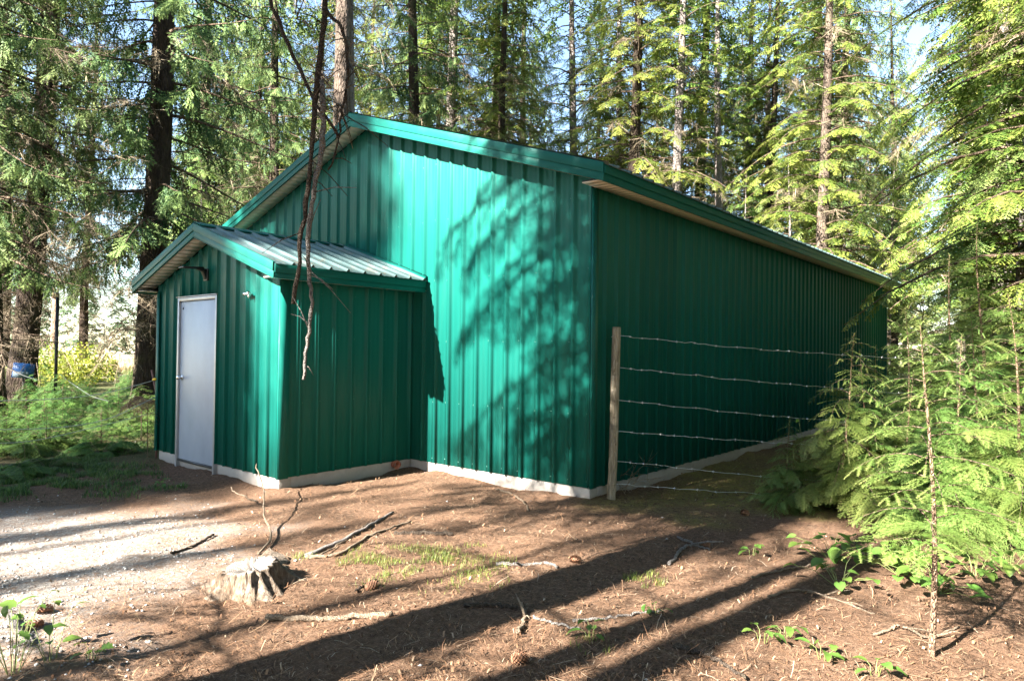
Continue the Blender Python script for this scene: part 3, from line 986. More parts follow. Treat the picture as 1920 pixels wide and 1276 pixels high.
def plant_tree(name, key, pos, label, scale=1.0, rot=0.0, group=None, lean=(0, 0), bark=None, skip=()):
    pos = np.array(pos, float)
    t = thing(name, label, 'tree', (pos[0], pos[1], gz(pos[0], pos[1])-.02), group)
    t.rotation_euler = (lean[0], lean[1], rot); t.scale = (scale,)*3
    for part in ('trunk', 'crown', 'limbs', 'dead_branches', 'dead_limbs'):
        if part in TREES[key] and part not in skip:
            o = obj(part, TREES[key][part], t)
            if bark and part == 'trunk':
                o.material_slots[0].link = 'OBJECT'; o.material_slots[0].material = bark
    return t
# ------------------------------------------------------------------ tree kinds
tree_meshes('hem1', 21, 25, 2.4, 3.9, 'hem', 9, .26, M_bark_g, M_hem, (1.2, 13), 46)
tree_meshes('hem2', 22, 23, 3.2, 3.6, 'hem', 8.8, .24, M_bark_g, M_hem, (1.5, 14), 46)
tree_meshes('hem3', 23, 27, 5.5, 3.0, 'hem', 8.5, .22, M_bark_g, M_hem, (3, 14), 44)
tree_meshes('spr1', 31, 27, 4.0, 3.6, 'spr', 8.8, .30, M_bark_d, M_spr, (2, 9), 90)
tree_meshes('spr2', 32, 25, 5.0, 3.2, 'spr', 9.0, .27, M_bark_d, M_spr, (2, 10), 90)
tree_meshes('tall', 41, 30, 13.5, 2.6, 'hem', 5.5, .29, M_bark_b, M_hem, (5, 14), 26, fine_to=14)
tree_meshes('farh', 51, 24, 3.0, 3.0, 'hem', 9.5, .22, M_bark_g, M_hem, None, far=True)
tree_meshes('fars', 52, 25, 3.5, 3.2, 'spr', 9.5, .24, M_bark_d, M_spr, (2, 8), 30, far=True)

def tp(px, dep):
    p = at(px, 640, dep); return p
T = plant_tree
# trees that stand out in the picture
T('spruce_tree', 'spr1', tp(276, 14.5), 'dark spruce with thick trunk right behind the porch corner', .92, 1.2)
T('spruce_tree', 'spr2', tp(38, 16), 'leaning spruce trunk with flared base by the blue sign', 1.05, 2.6, lean=(.03, .05))
T('spruce_tree', 'spr1', tp(-18, 12.5), 'dark spruce trunk cut off by the left picture edge', .8, 4.1)
T('spruce_tree', 'spr2', tp(158, 34), 'slim spruce standing before the sunlit meadow', .8, 5.0)
T('spruce_tree', 'spr2', tp(515, 25), 'brown spruce trunk seen left of the leaning bare limb', .9, .4)
T('spruce_tree', 'spr1', tp(420, 33), 'slim spruce rising over the left end of the big roof', .75, 3.3)
T('fir_tree', 'tall', tp(618, 19.5), 'big brown trunk behind the gable, left of the twin pair', 1.05, .7)
T('fir_tree', 'tall', tp(657, 20.3), 'big grey trunk directly behind the gable peak', 1.0, 2.9, bark=M_bark_g)
T('spruce_tree', 'spr2', tp(770, 24), 'drooping spruce behind the right roof slope near the peak', 1.0, 2.0)
T('hemlock_tree', 'hem2', tp(945, 27), 'dark slim trunk above the middle of the gable roof edge', .95, 1.0, bark=M_bark_d)
T('hemlock_tree', 'hem1', tp(1176, 24.5), 'dark hemlock with layered boughs behind the roof corner', 1.0, .2, bark=M_bark_d)
T('fir_tree', 'tall', tp(1270, 23.5), 'pale grey bare trunk behind the long eave, left of two', .72, 4.0, bark=M_bark_g)
T('fir_tree', 'tall', tp(1351, 25), 'pale grey bare trunk behind the long eave, right of two', .66, 1.6, bark=M_bark_g)
T('hemlock_tree', 'hem3', tp(1440, 28), 'dark hemlock further back beyond the pale trunks', .9, 5.5, bark=M_bark_d)
T('hemlock_tree', 'hem2', tp(1535, 21.5), 'sunlit hemlock with bright boughs over the roof end', .9, 2.2, bark=M_bark_b)
T('hemlock_tree', 'hem2', tp(1870, 15.5), 'pinkish grey trunk with dead twigs right of the workshop', .9, 3.9)
T('hemlock_tree', 'hem3', tp(1812, 19), 'slim pale trunk deep among the saplings at right', .7, .1)
T('hemlock_tree', 'hem1', tp(2030, 9.5), 'grey trunk and reaching boughs at the right picture edge', .85, 2.05)
T('hemlock_tree', 'hem2', tp(1900, 17), 'dark hemlock trunk behind the saplings near right edge', 1.0, 1.3)
# the forest behind
jr = np.random.default_rng(77)
cand = []
for px in np.arange(-260, 2250, 78):
    for row, (d0, d1) in enumerate(((27, 34), (37, 47), (50, 66))):
        x = px+jr.uniform(-45, 45)+row*26; d = jr.uniform(d0, d1)
        if -100 < x < 330 and (d > 40 or x > 60 or jr.random() < .5): continue
        if 1590 < x < 1770 and row < 1: continue
        p = tp(x, d)
        if -11 < p[0] < 3.5 and -5 < p[1] < 17.5: continue
        if any(np.hypot(p[0]-q[0], p[1]-q[1]) < 2.6 for q in cand): continue
        cand.append(p)
        if x < 560: key = 'fars' if d > 33 else ('spr1', 'spr2')[int(jr.integers(2))]
        else: key = ('farh', 'farh', 'fars')[int(jr.integers(3))] if d > 36 else ('hem1', 'hem2', 'hem3', 'spr2')[int(jr.integers(4))]
        left = x < 560
        T('spruce_tree' if left else 'hemlock_tree', key, p,
          'spruce in the deep woods beyond the porch' if left else 'conifer in the deep woods behind the workshop roof',
          jr.uniform(.8, 1.15), jr.uniform(0, 6.28), group='spruces beyond the porch' if left else 'conifers behind the workshop')
tree_meshes('young', 61, 8, .5, 2.0, 'hem', 13, .07, M_bark_g, M_hem2, None)
for i, (x, d, sc, lb) in enumerate([(735, 22, 1.25, 'young hemlock with light boughs right behind the gable peak'), (850, 25, 1.2, 'young hemlock behind the upper right roof slope'), (1010, 24, 1.0, 'young hemlock behind the lower right roof slope'), (1105, 27, 1.2, 'young hemlock behind the roof corner, far back'),
        (1230, 26, 1.1, 'young hemlock filling the gap left of the pale trunks'), (1395, 24, 1.0, 'young hemlock right of the pale trunks'), (1490, 23, 1.1, 'young bright hemlock above the eave middle'), (1590, 22, 1.1, 'young bright hemlock above the far eave'),
        (1880, 15, .95, 'young hemlock far back at the right between two trunks'), (1900, 11, 1.0, 'young hemlock above the right thicket'), (1665, 23, 1.1, 'young hemlock behind the far end wall'), (1810, 18, 1.1, 'young hemlock deep behind the right thicket'), (380, 26, 1.1, 'young hemlock showing left of the main rake'), (545, 27, 1.2, 'young hemlock left of the big brown trunk')]):
    T('young_hemlock', 'young', tp(x, d), lb, sc, i*1.1)
# far wood beyond the meadow: one mass
ft = spray_tpl(61, 6, 2, .16, .95, .42, .16, .7, 1)
ff = Foliage()
for i in range(52):
    x = jr.uniform(-160, 560); d = jr.uniform(92, 140)
    p = tp(x, d); hgt = jr.uniform(16, 27); z0 = gz(p[0], p[1])
    for k in range(95):
        h = jr.uniform(.03, 1)**.8; az = jr.uniform(0, 6.283); Lb = (1-h)*jr.uniform(1.6, 3.0)+.4
        dd = np.array([math.cos(az), math.sin(az), -.25])
        ff.add(0, p*np.array([1, 1, 0])+np.array([0, 0, z0+h*hgt])+dd*Lb*.3, nrm(dd), np.array([0, 0, 1.]), Lb, jr.uniform(-.1, .35))
fo = obj('far_woods', ff.build('far_woods', {0: ft}, M_far)); fo['kind'] = 'stuff'
fo['label'] = 'hazy blue-green woods beyond the sunlit meadow'; 

# ------------------------------------------------------------------ unseen trees out of frame; some read from shadows, others added to block light
def across(c, Y): return np.array([(c+.1488*Y)/.9889, Y, 0])
def az_left(az, z):
    return max(0.0, .52+.58*math.cos(az-math.pi))
tree_meshes('shadeA', 71, 17, 5.7, 3.5, 'hem', 22.0, .275, M_bark_b, M_hem, (1.8, 6), 34, fine_to=9.6, az_fn=az_left, bare=.0, ls=1.3)
tree_meshes('shadeB', 72, 13, 9.5, 1.0, 'hem', 3.0, .115, M_bark_g, M_hem, (4, 9), 14, fine_to=5, bare=.4)
tree_meshes('shadeD', 74, 24, 4.5, 3.3, 'spr', 13, .28, M_bark_d, M_spr, None, fine_to=0, bare=.03)  # unseen crown made extra dense to block the sun
G_ = 'trees behind the viewer'
LB = 'unseen tree behind the viewer, set there for its shade'
T('hemlock_tree', 'shadeA', across(1.58, -8.2), LB, 1, 0, group=G_)
T('hemlock_tree', 'shadeB', across(2.22, -8.6), LB, 1, 0, group=G_)
T('hemlock_tree', 'shadeB', across(2.68, -9.6), LB, 1.45, 1, group=G_)
T('hemlock_tree', 'shadeB', across(-1.25, -19), LB, 1.0, 2.5, group=G_)  # sparse crown added for soft dapples at the gable foot
T('spruce_tree', 'shadeD', across(-1.95, -11.5), LB, 1, 2, group=G_).scale = (.15, .15, .30)  # squeezed thin to lay a shadow band on the gravel
T('spruce_tree', 'shadeD', across(-.65, -12.5), LB, 1, 3, group=G_).scale = (.14, .14, .32)  # likewise squeezed, shaped for a second shadow band
for c_, y_, s_ in ((-5.6, -14, .95), (-4.7, -23, 1.0)):
    T('spruce_tree', 'shadeD', across(c_, y_), LB, s_, c_, group=G_).scale = (s_*.8, s_*.8, s_)
T('hemlock_tree', 'hem3', across(-15.5, -16), LB, 1, 5, group=G_)  # added to throw dappled shade on the leaning trunk at left
T('spruce_tree', 'shadeD', across(-3.35, -20), LB, 1, 3, group=G_).scale = (.36, .36, .84)  # crown narrowed to shade the left gable, clear of the sunlit part
T('spruce_tree', 'shadeD', across(-4.9, -18.5), LB, 1, 4, group=G_).scale = (.6, .6, .92)  # narrowed too, added to deepen the gable shade
T('hemlock_tree', 'shadeB', across(.72, -13), LB, .8, 5, group=G_)  # thin trunk added for a narrow shadow streak
T('spruce_tree', 'shadeD', across(-3.75, -25), LB, 1, 1, group=G_).scale = (.5, .5, 1.0)  # another narrowed crown added for the gable shade
T('spruce_tree', 'shadeD', across(-4.2, -17.5), LB, 1, 2, group=G_).scale = (.55, .55, .86)  # nearer narrowed crown, same shade on the gable
T('spruce_tree', 'shadeD', across(.85, -16.5), LB, 1, 4, group=G_).scale = (.2, .2, .37)  # squeezed crown added for soft shade in the foreground
for c_, y_, s_, k_ in ((-5.3, -21, .9, 'hem1'), (-4.2, -29, 1.0, 'spr1'), 
                       (10, -9, 1, 'hem1'), (9.8, -16, 1, 'hem2'), (11, -13, 1, 'spr1'), (12, -5, 1, 'hem2'), (9, -24, 1, 'spr2'), (14, -20, 1, 'hem1'),  # unseen trees added beside the sun's path to cut sky light
                       (-1, -38, .7, 'fars'), (2, -37, .68, 'farh'), (4.5, -38, .7, 'farh'), (7, -36, .7, 'fars'), (-4, -37, .7, 'farh'), (-7, -38, .7, 'fars'), (-10, -36, .7, 'farh'), (-14, -34, .8, 'fars'), (-19, -30, .8, 'farh')):  # low rear row added to block the sky near the horizon
    T('unseen_conifer', k_, across(c_, y_), LB, s_, c_, group=G_)
for i, (x_, y_) in enumerate(((6.7, 1.5), (6.5, 6), (6.4, 10.5))):  # unseen dense trees added to darken the side wall
    T('unseen_conifer', 'shadeD', (x_, y_, 0), 'unseen tree out of frame at right, added to darken the side wall', .9, i*2.1, group='trees right of the picture')
for i, (x_, y_) in enumerate(((7.2, -1), (8, 4), (7, 8.5), (9.5, 12), (8, 17), (11, 0), (12, 7), (7.5, 21))):  # outer unseen row, also added to keep sky light off the side wall
    T('unseen_conifer', ('hem1', 'hem2', 'spr1')[i % 3], (x_, y_, 0), 'unseen tree out of frame at right, added to darken the side wall', .95, i*1.7, group='trees right of the picture')

# ------------------------------------------------------------------ young hemlocks (near, with single needles)
def needle_twig(ln, seed, tert=False, sp=.006):
    jit = np.random.default_rng(seed); V = []; T_ = []
    def run(p0, d, l_):
        n = max(4, int(l_/sp)); u = (np.arange(n)+jit.random(n)*.5)/n
        sdv = np.array([-d[1], d[0], 0])
        for s in (1, -1):
            b = p0+d*(u*l_)[:, None]
            nl = (.0135-.004*u)*jit.uniform(.8, 1.2, n)
            th = jit.uniform(.95, 1.3, n)
            tip = b+(d*np.cos(th)[:, None]+sdv*s*np.sin(th)[:, None])*nl[:, None]+np.array([0, 0, 1.])*(jit.uniform(-.25, .35, n)*nl)[:, None]
            w = d*.0021
            tri = np.stack([b-w, b+w, tip], 1).reshape(-1, 3)
            V.append(tri); T_.append(np.repeat(.05+.35*u, 3)+np.tile([0, 0, .08], n))
        e = p0+d*l_
        V.append(np.array([p0-sdv*.0012, p0+sdv*.0012, e+d*.006])); T_.append(np.array([0, 0, .3]))
    d0 = np.array([1., 0, 0])
    run(np.zeros(3), d0, ln)
    if tert:
        n = int(ln/.017)
        for i in range(n):
            x = .12+.84*(i+jit.random()*.4)/n; s = 1 if i % 2 else -1
            a = jit.uniform(.75, 1.05); l_ = (.38*ln*(1-x)**.8+.016)*jit.uniform(.75, 1.15)
            run(np.array([x*ln, 0, 0]), nrm([math.cos(a), s*math.sin(a), 0]), l_)
    V = np.concatenate(V); V[:, 2] -= .9*V[:, 0]**2
    return V, np.arange(len(V)).reshape(-1, 3), np.concatenate(T_)
NT_len = [(.05, False), (.09, False), (.14, False), (.20, True), (.30, True)]
TPL_needle = {}
for i, (l_, t_) in enumerate(NT_len):
    for v_ in range(2):
        TPL_needle[(i, v_)] = needle_twig(l_, 100+10*i+v_, t_)
SAP = {}
def sapling_meshes(key, seed, H, Lmax, nb, bare_to=.12, curve=.6):
    jit = np.random.default_rng(seed)
    zz = np.linspace(0, 1, 12); ph = jit.random()*6
    lead = np.stack([.04*H*np.sin(zz*2.3+ph)-.04*H*math.sin(ph)+.06*H*np.clip(zz-.85, 0, 1), .03*H*np.sin(zz*3+1+ph)-.03*H*math.sin(1+ph), H*zz-.10*H*np.clip(zz-.9, 0, 1)], -1)
    stem = [(np.vstack([[0, 0, -.15], lead]), np.r_[.0095*H, .0085*H*(1-zz)+.0022])]
    fol = Foliage(); wood = []
    def put(p, d, up, ln, tone):
        i = int(np.argmin([abs(math.log(ln/c[0])) for c in NT_len]))
        fol.add((i, int(jit.integers(2))), p, d, up, ln/NT_len[i][0], tone)
    for b in range(nb):
        h = bare_to+(.985-bare_to)*((b+jit.random()*.8)/nb)
        az = b*2.3999+jit.random()*.7
        Lb = (Lmax*(1-h)**.75*(.55+.6*jit.random())+.05)
        dirh = np.array([math.cos(az), math.sin(az), 0]); lat = np.array([-dirh[1], dirh[0], 0])
        c0 = np.array([np.interp(h, zz, lead[:, k]) for k in range(3)])
        a_, b_ = jit.uniform(.2, .5), curve*jit.uniform(.7, 1.2); sw = jit.uniform(-.2, .2)
        def cur(u): return c0+dirh*Lb*u+lat*Lb*sw*u*u+np.array([0, 0, Lb*(a_*u-b_*u*u)])
        us = np.linspace(0, 1, 6); wood.append((np.array([cur(u) for u in us]), (.0026+.004*Lb)*(1-.8*us)))
        n = max(4, int(Lb/.034))
        rl = jit.normal()*.15
        for i in range(n):
            u = .08+.92*(i+jit.random()*.4)/n; s = 1 if i % 2 else -1
            p = cur(u); tg = nrm(cur(u+.04)-cur(u-.02)); an = jit.uniform(.75, 1.15)
            ln = min(.34, .62*Lb*(1-u)**.85*(.45+.55*min(1, u/.25)))*jit.uniform(.7, 1.15)+.035
            d = nrm(tg*math.cos(an)+lat*s*math.sin(an)+np.array([0, 0, jit.uniform(-.22, .02)+rl*s]))
            put(p, d, nrm(np.array([jit.normal()*.12, jit.normal()*.12, 1])), ln, jit.uniform(-.1, .12)+.22*u)
        put(cur(.9), nrm(cur(1)-cur(.9)), np.array([0, 0, 1.]), max(.05, .14*Lb+.03), .35)
    for i in range(int(H/.03)):
        h = 1-(i/int(H/.03))*.3; az = i*2.4
        c0 = np.array([np.interp(h, zz, lead[:, k]) for k in range(3)])
        put(c0, nrm(np.array([math.cos(az), math.sin(az), .9])), np.array([0, 0, 1.]), .035, .35)
    SAP[key] = dict(stem=strips('stem', stem, M_sapbark, 8), twigs=strips('twigs', wood, M_twig), foliage=fol.build('foliage', TPL_needle, M_hem2))
M_sapbark = mat_bark('sapling_bark', (.12, .075, .05), (.24, .155, .10), (.36, .26, .18), (20, 20, 8))
sapling_meshes('s1', 201, 1.75, 1.0, 42, .06, .75)
sapling_meshes('s2', 202, 1.70, .70, 36, .33, .50)
sapling_meshes('s3', 203, 2.6, .95, 46, .10, .6)
sapling_meshes('s4', 204, 3.2, 1.15, 38, .10, .6)
def sapling(key, pos, label, s=1.0, rot=0.0, group=None):
    t = thing('hemlock_sapling', label, 'sapling', (pos[0], pos[1], gz(pos[0], pos[1])-.01), group)
    t.rotation_euler = (0, 0, rot); t.scale = (s,)*3
    for k, me in SAP[key].items():
        obj(k, me, t)
    return t
sapling('s1', on_ground(1574, 962), 'hemlock sapling with upright leader in front of the dark side wall', 1.0, .6)
sapling('s2', on_ground(1746, 1238), 'nearest hemlock sapling with thin bare brown lower stem', 1.0, 1.1)
sapling('s3', at(1812, 800, 6.9), 'tall twin-tipped hemlock sapling right of the workshop corner', 1.0, 2.0)
sapling('s4', at(1745, 800, 9.6), 'hemlock sapling half hiding the far corner of the workshop', .8, .3)
sapling('s3', at(1900, 800, 5.6), 'sunlit hemlock sapling at the right picture edge', .8, 4.1)
sapling('s1', at(1655, 800, 7.6), 'low spreading hemlock sapling beside the fence end', .95, 3.0)
sapling('s4', at(1860, 800, 9.0), 'tallest hemlock sapling in the thicket at right', 1.05, 1.0)
sapling('s4', at(1770, 800, 11.5), 'hemlock sapling deep in the thicket behind the others', 1.0, 5.0)
sapling('s1', at(1885, 800, 5.7), 'small drooping hemlock sapling before the right thicket', .72, 5.2)
sapling('s1', at(1705, 800, 6.4), 'bushy low hemlock sapling behind the bare-stemmed one', .8, 1.9)
sapling('s1', on_ground(1480, 955), 'small bushy hemlock sapling left of the upright leader', .52, 2.4)
sapling('s3', at(1640, 800, 6.5), 'slim young hemlock between the leader and the fence end', .62, 2.7)
sapling('s1', at(1775, 800, 5.9), 'full layered hemlock sapling right behind the bare-stemmed one', 1.0, .2)
sapling('s3', at(1690, 800, 7.3), 'mid-height hemlock sapling in the middle of the thicket', .78, 4.6)
sapling('s1', at(1850, 800, 6.6), 'wide hemlock sapling in the right half of the thicket', 1.1, 3.5)
sapling('s3', at(1925, 800, 7.6), 'hemlock sapling behind the sunlit one at right edge', 1.0, .5)

# ------------------------------------------------------------------ low undergrowth left of the porch
def seedling_mesh(seed, H, Lmax, nb, leaf):
    jit = np.random.default_rng(seed); fol = Foliage(); wood = []
    for b in range(nb):
        h = .1+.9*(b+jit.random())/nb; az = b*2.4+jit.random(); Lb = Lmax*(1-h)**.7*jit.uniform(.6, 1.1)+.06
        dirh = np.array([math.cos(az), math.sin(az), 0]); lat = np.array([-dirh[1], dirh[0], 0]); a_, b_ = jit.uniform(.1, .4), jit.uniform(.4, .7)
        def cur(u): return np.array([0, 0, h*H])+dirh*Lb*u+np.array([0, 0, Lb*(a_*u-b_*u*u)])
        us = np.linspace(0, 1, 5); wood.append((np.array([cur(u) for u in us]), .004*(1-.8*us)))
        n = max(3, int(Lb/.09))
        for i in range(n):
            u = .15+.85*(i+jit.random()*.5)/n; s = 1 if i % 2 else -1; tg = nrm(cur(u+.04)-cur(u-.02)); an = jit.uniform(.6, 1.1)
            d = nrm(tg*math.cos(an)+lat*s*math.sin(an)+np.array([0, 0, jit.uniform(-.2, .05)]))
            fol.add(int(jit.integers(3)), cur(u), d, nrm(np.array([jit.normal()*.15, jit.normal()*.15, 1])), .12+.45*Lb*(1-u), jit.uniform(-.1, .3))
    wood.append((np.array([[0, 0, -.05], [0, 0, H*.5], [.02, 0, H]]), np.array([.01, .007, .002])))
    return dict(foliage=fol.build('foliage', {i: t for i, t in enumerate(TPL_hem)}, leaf), stem=strips('stem', wood, M_twig))
SEED = [seedling_mesh(301, .9, .75, 22, M_fern), seedling_mesh(302, .6, .7, 16, M_fern), seedling_mesh(303, 1.3, .8, 26, M_hem2)]
def seedling(k, pos, s, rot, label, group, name='hemlock_seedling'):
    t = thing(name, label, 'seedling', (pos[0], pos[1], gz(pos[0], pos[1])), group)
    t.rotation_euler = (0, 0, rot); t.scale = (s,)*3
    for kk, me in SEED[k].items():
        obj(kk, me, t)
js = np.random.default_rng(9)
n = 0; tries = 0; done = []
while n < 95 and tries < 3000:
    tries += 1
    x = js.uniform(-120, 300); y = 700+145*js.random()**1.0
    p = on_ground(x, y)
    if p[0] > -5.9 and p[1] > -2.4: continue
    if x > 200 and y > 835: continue
    if any(np.hypot(p[0]-q[0], p[1]-q[1]) < .42 for q in done): continue
    done.append(p)
    seedling(int(js.integers(2)), p, js.uniform(.6, 1.15), js.uniform(0, 6.28), 'low hemlock seedling in the dark undergrowth left of the porch', 'seedlings left of the porch')
    n += 1
# seedlings in the thicket at right
for i in range(14):
    x = js.uniform(1560, 1960); y = js.uniform(770, 960); p = on_ground(x, y)
    if p[0] < .7: continue
    seedling(2 if i % 2 else 0, p, js.uniform(.6, 1.1), js.uniform(0, 6.28), 'small hemlock seedling filling the thicket at right', 'seedlings in the right thicket')
# ------------------------------------------------------------------ barbed wire fence
M_post = mat_bark('weathered_post_wood', (.20, .155, .10), (.42, .35, .25), (.60, .53, .41), (26, 26, 2))
fp0 = on_ground(1146, 938); fp1 = at(1800, 640, 7.5); fp1[2] = gz(fp1[0], fp1[1])
fence = thing('barbed_wire_fence', 'wooden fence post with rusty-grey barbed wires beside the workshop corner', 'fence', fp0)
def local(o, base):
    return o
def post(p, h, r, lean, parent, base, seed):
    j = np.random.default_rng(seed); m = MB()
    zs = np.array([-.3, 0, .05, .3, .7, 1.1, h-.01, h]); p = np.array(p)-np.array(base)
    m.tube([(p[0]+lean[0]*z+.006*math.sin(3*z), p[1]+lean[1]*z, p[2]+z) for z in zs], [r*1.05, r*1.03, r*1.02, r, r*.98, r*.97, r*.95, r*.90], 14, jitter=.07)
    return m.obj('post', M_post, parent, smooth=False)
post(fp0, 1.77, .046, (.020, .013), fence, fp0, 1)
post(fp1, 1.70, .045, (.01, .0), fence, fp0, 2)
wire_px = [(632, 631, 655, 678), (692, 691, 716, 745), (752, 752, 778, 805), (809, 810, 828, 850), (865, 866, 892, 915), (908, 909, 926, 945)]
jw = np.random.default_rng(4)
for ys in wire_px:
    xs = (1146, 1178, 1430, 1800)
    deps = [7.03, 7.05, 7.2, 7.4]
    P = smooth_curve([at(x, y, d) for x, y, d in zip(xs, ys, deps)], 60)
    P[:, 2] += .004*np.sin(np.arange(60)*.9)+.003*jw.normal(size=60)
    P = P-fp0
    m = MB(); m.tube(P, .0026, 5)
    for k in range(3, 58, 3):
        c = P[k]+(P[k+1]-P[k])*jw.random(); t = nrm(P[k+1]-P[k])
        m.tube([c-t*.012, c+t*.012], .0055, 6)
        for _ in range(3):
            d = nrm(np.cross(t, jw.normal(size=3)))
            m.tube([c-d*.015, c+d*.015], [.0018, .0012], 4)
    m.obj('wire', M_steel, fence)
# dry twig tangle at the post
def tangle(pos, label, n, size, seed):
    j = np.random.default_rng(seed); cur = []
    for i in range(n):
        az = j.uniform(0, 6.28); el = j.uniform(.25, 1.2); l_ = size*j.uniform(.5, 1.1)
        p0 = np.array([j.normal()*.1, j.normal()*.1, 0]); d = np.array([math.cos(az)*math.cos(el), math.sin(az)*math.cos(el), math.sin(el)])
        p1 = p0+d*l_*.6; p2 = p0+d*l_+np.array([0, 0, -.12*l_])
        cur.append((np.array([p0, p1, p2]), np.array([.004, .003, .0018])))
        for _ in range(6):
            u = j.uniform(.5, 1); q = p0+(p2-p0)*u; e = nrm(d+1.3*j.normal(size=3)*.6)
            cur.append((np.array([q, q+e*l_*.16, q+e*l_*.3]), np.array([.0024, .002, .0014])))
    t = obj('dry_twig_tangle', strips('dry_twig_tangle', cur, M_stick, 4), None, (pos[0], pos[1], gz(pos[0], pos[1])))
    return tag(t, label, 'twigs')
M_stick = mat_bark('dry_stick', (.15, .105, .07), (.30, .225, .155), (.46, .38, .29), (30, 30, 30))
M_stick_g = mat_bark('grey_dead_wood', (.13, .115, .10), (.27, .24, .215), (.44, .40, .36), (22, 22, 22), moss=.1)
M_stick_d = mat_bark('dark_dead_wood', (.035, .025, .018), (.085, .062, .045), (.17, .135, .10), (22, 22, 22), moss=.2)
tangle(on_ground(1168, 925), 'tangle of dry tan twigs around the foot of the fence post', 11, .48, 3)

# ------------------------------------------------------------------ rope fence and blue sign in the undergrowth
M_rope = mat_simple('pale_rope', (.44, .46, .38), .7)
M_cord = mat_simple('dull_grey_cord', (.045, .05, .05), .8)
M_yellow = mat_simple('yellow_insulator', (.75, .48, .03), .5)
M_blue = mat_simple('blue_sign_paint', (.010, .10, .34), .45, var=.2, scale=20)
M_white = mat_simple('faded_white_paint', (.20, .27, .34), .6, var=.25, scale=25)
M_red = mat_simple('red_brown_stake', (.18, .09, .075), .7)
rb = at(291, 800, 9.2); rb[2] = gz(rb[0], rb[1])
rope = thing('rope_fence', 'pale rope fence strung through the undergrowth left of the porch', 'fence', rb)
def rope_run(pxs, deps, r=.005, mat=None):
    P = smooth_curve([at(x, y, d) for (x, y), d in zip(pxs, deps)], 30)-rb
    m = MB(); m.tube(P, r, 6); m.obj('rope', mat or M_rope, rope, smooth=True)
rope_run([(-40, 752), (110, 747), (205, 735), (291, 712)], [7.2, 8.0, 8.6, 9.2])
rope_run([(-40, 806), (110, 801), (205, 784), (291, 744)], [7.1, 7.9, 8.5, 9.2])
rope_run([(-40, 831), (60, 826), (180, 800), (291, 772)], [7.1, 7.7, 8.5, 9.2], .004)
rope_run([(110, 700), (140, 722), (172, 742), (205, 752)], [13, 12, 11, 10.5], .004, M_cord)
rope_run([(5, 680), (22, 692), (40, 702), (70, 712)], [15.5, 15, 14.5, 13.5], .005, M_cord)
st = MB(); b0 = at(295, 745, 9.25)-rb; b1 = at(284, 693, 9.2)-rb
st.tube([np.array([b0[0], b0[1], -.1]), b0, b1], [.016, .015, .012], 8); so_ = st.obj('stake', M_red, rope, smooth=True)
ins = MB(); i0 = at(291, 712, 9.18)-rb
ins.tube([i0+np.array([-.03, -.02, 0]), i0+np.array([0, -.01, .01]), i0+np.array([.03, 0, .015])], [.012, .02, .012], 10); ins.obj('insulator', M_yellow, so_, smooth=True)
bp0 = at(106, 640, 13.2)-rb
bp = MB(); g_ = gz(bp0[0]+rb[0], bp0[1]+rb[1])-rb[2]
bp.tube([(bp0[0], bp0[1], g_-.1), (bp0[0], bp0[1], g_+1.2), (bp0[0]+.01, bp0[1], g_+2.45)], [.032, .03, .028], 8); bp.obj('post', M_black, rope)
sg0 = at(44, 694, 15.2); sgz = gz(sg0[0], sg0[1])
sign = thing('blue_sign', 'small tilted blue sign board with a faded white patch beside the flared trunk', 'sign', (sg0[0], sg0[1], sgz))
sign.rotation_euler = (0, 0, 1.28)
zc = sg0[2]-sgz
bd = MB()
def tilt(P, a=-.10): 
    c, s = math.cos(a), math.sin(a)
    return [(x*c-(z-zc)*s, y, x*s+(z-zc)*c+zc) for x, y, z in P]
def tb(x0, x1, y0, y1, z0, z1):
    return tilt([(x0,y0,z0),(x1,y0,z0),(x1,y1,z0),(x0,y1,z0),(x0,y0,z1),(x1,y0,z1),(x1,y1,z1),(x0,y1,z1)])
bd.hexa(tb(-.20, .20, -.01, .01, zc-.17, zc+.16)); bo = bd.obj('board', M_blue, sign)
wp = MB(); wp.hexa(tb(-.19, .10, -.014, -.0105, zc-.16, zc-.03)); wp.hexa(tb(.06, .10, -.0175, -.0145, zc-.075, zc-.035)); wp.obj('white_patch', M_white, bo)
sp_ = MB(); sp_.box((-.02, .012, -.1), (.02, .04, zc+.05)); sp_.obj('stake', M_stick_g, sign)

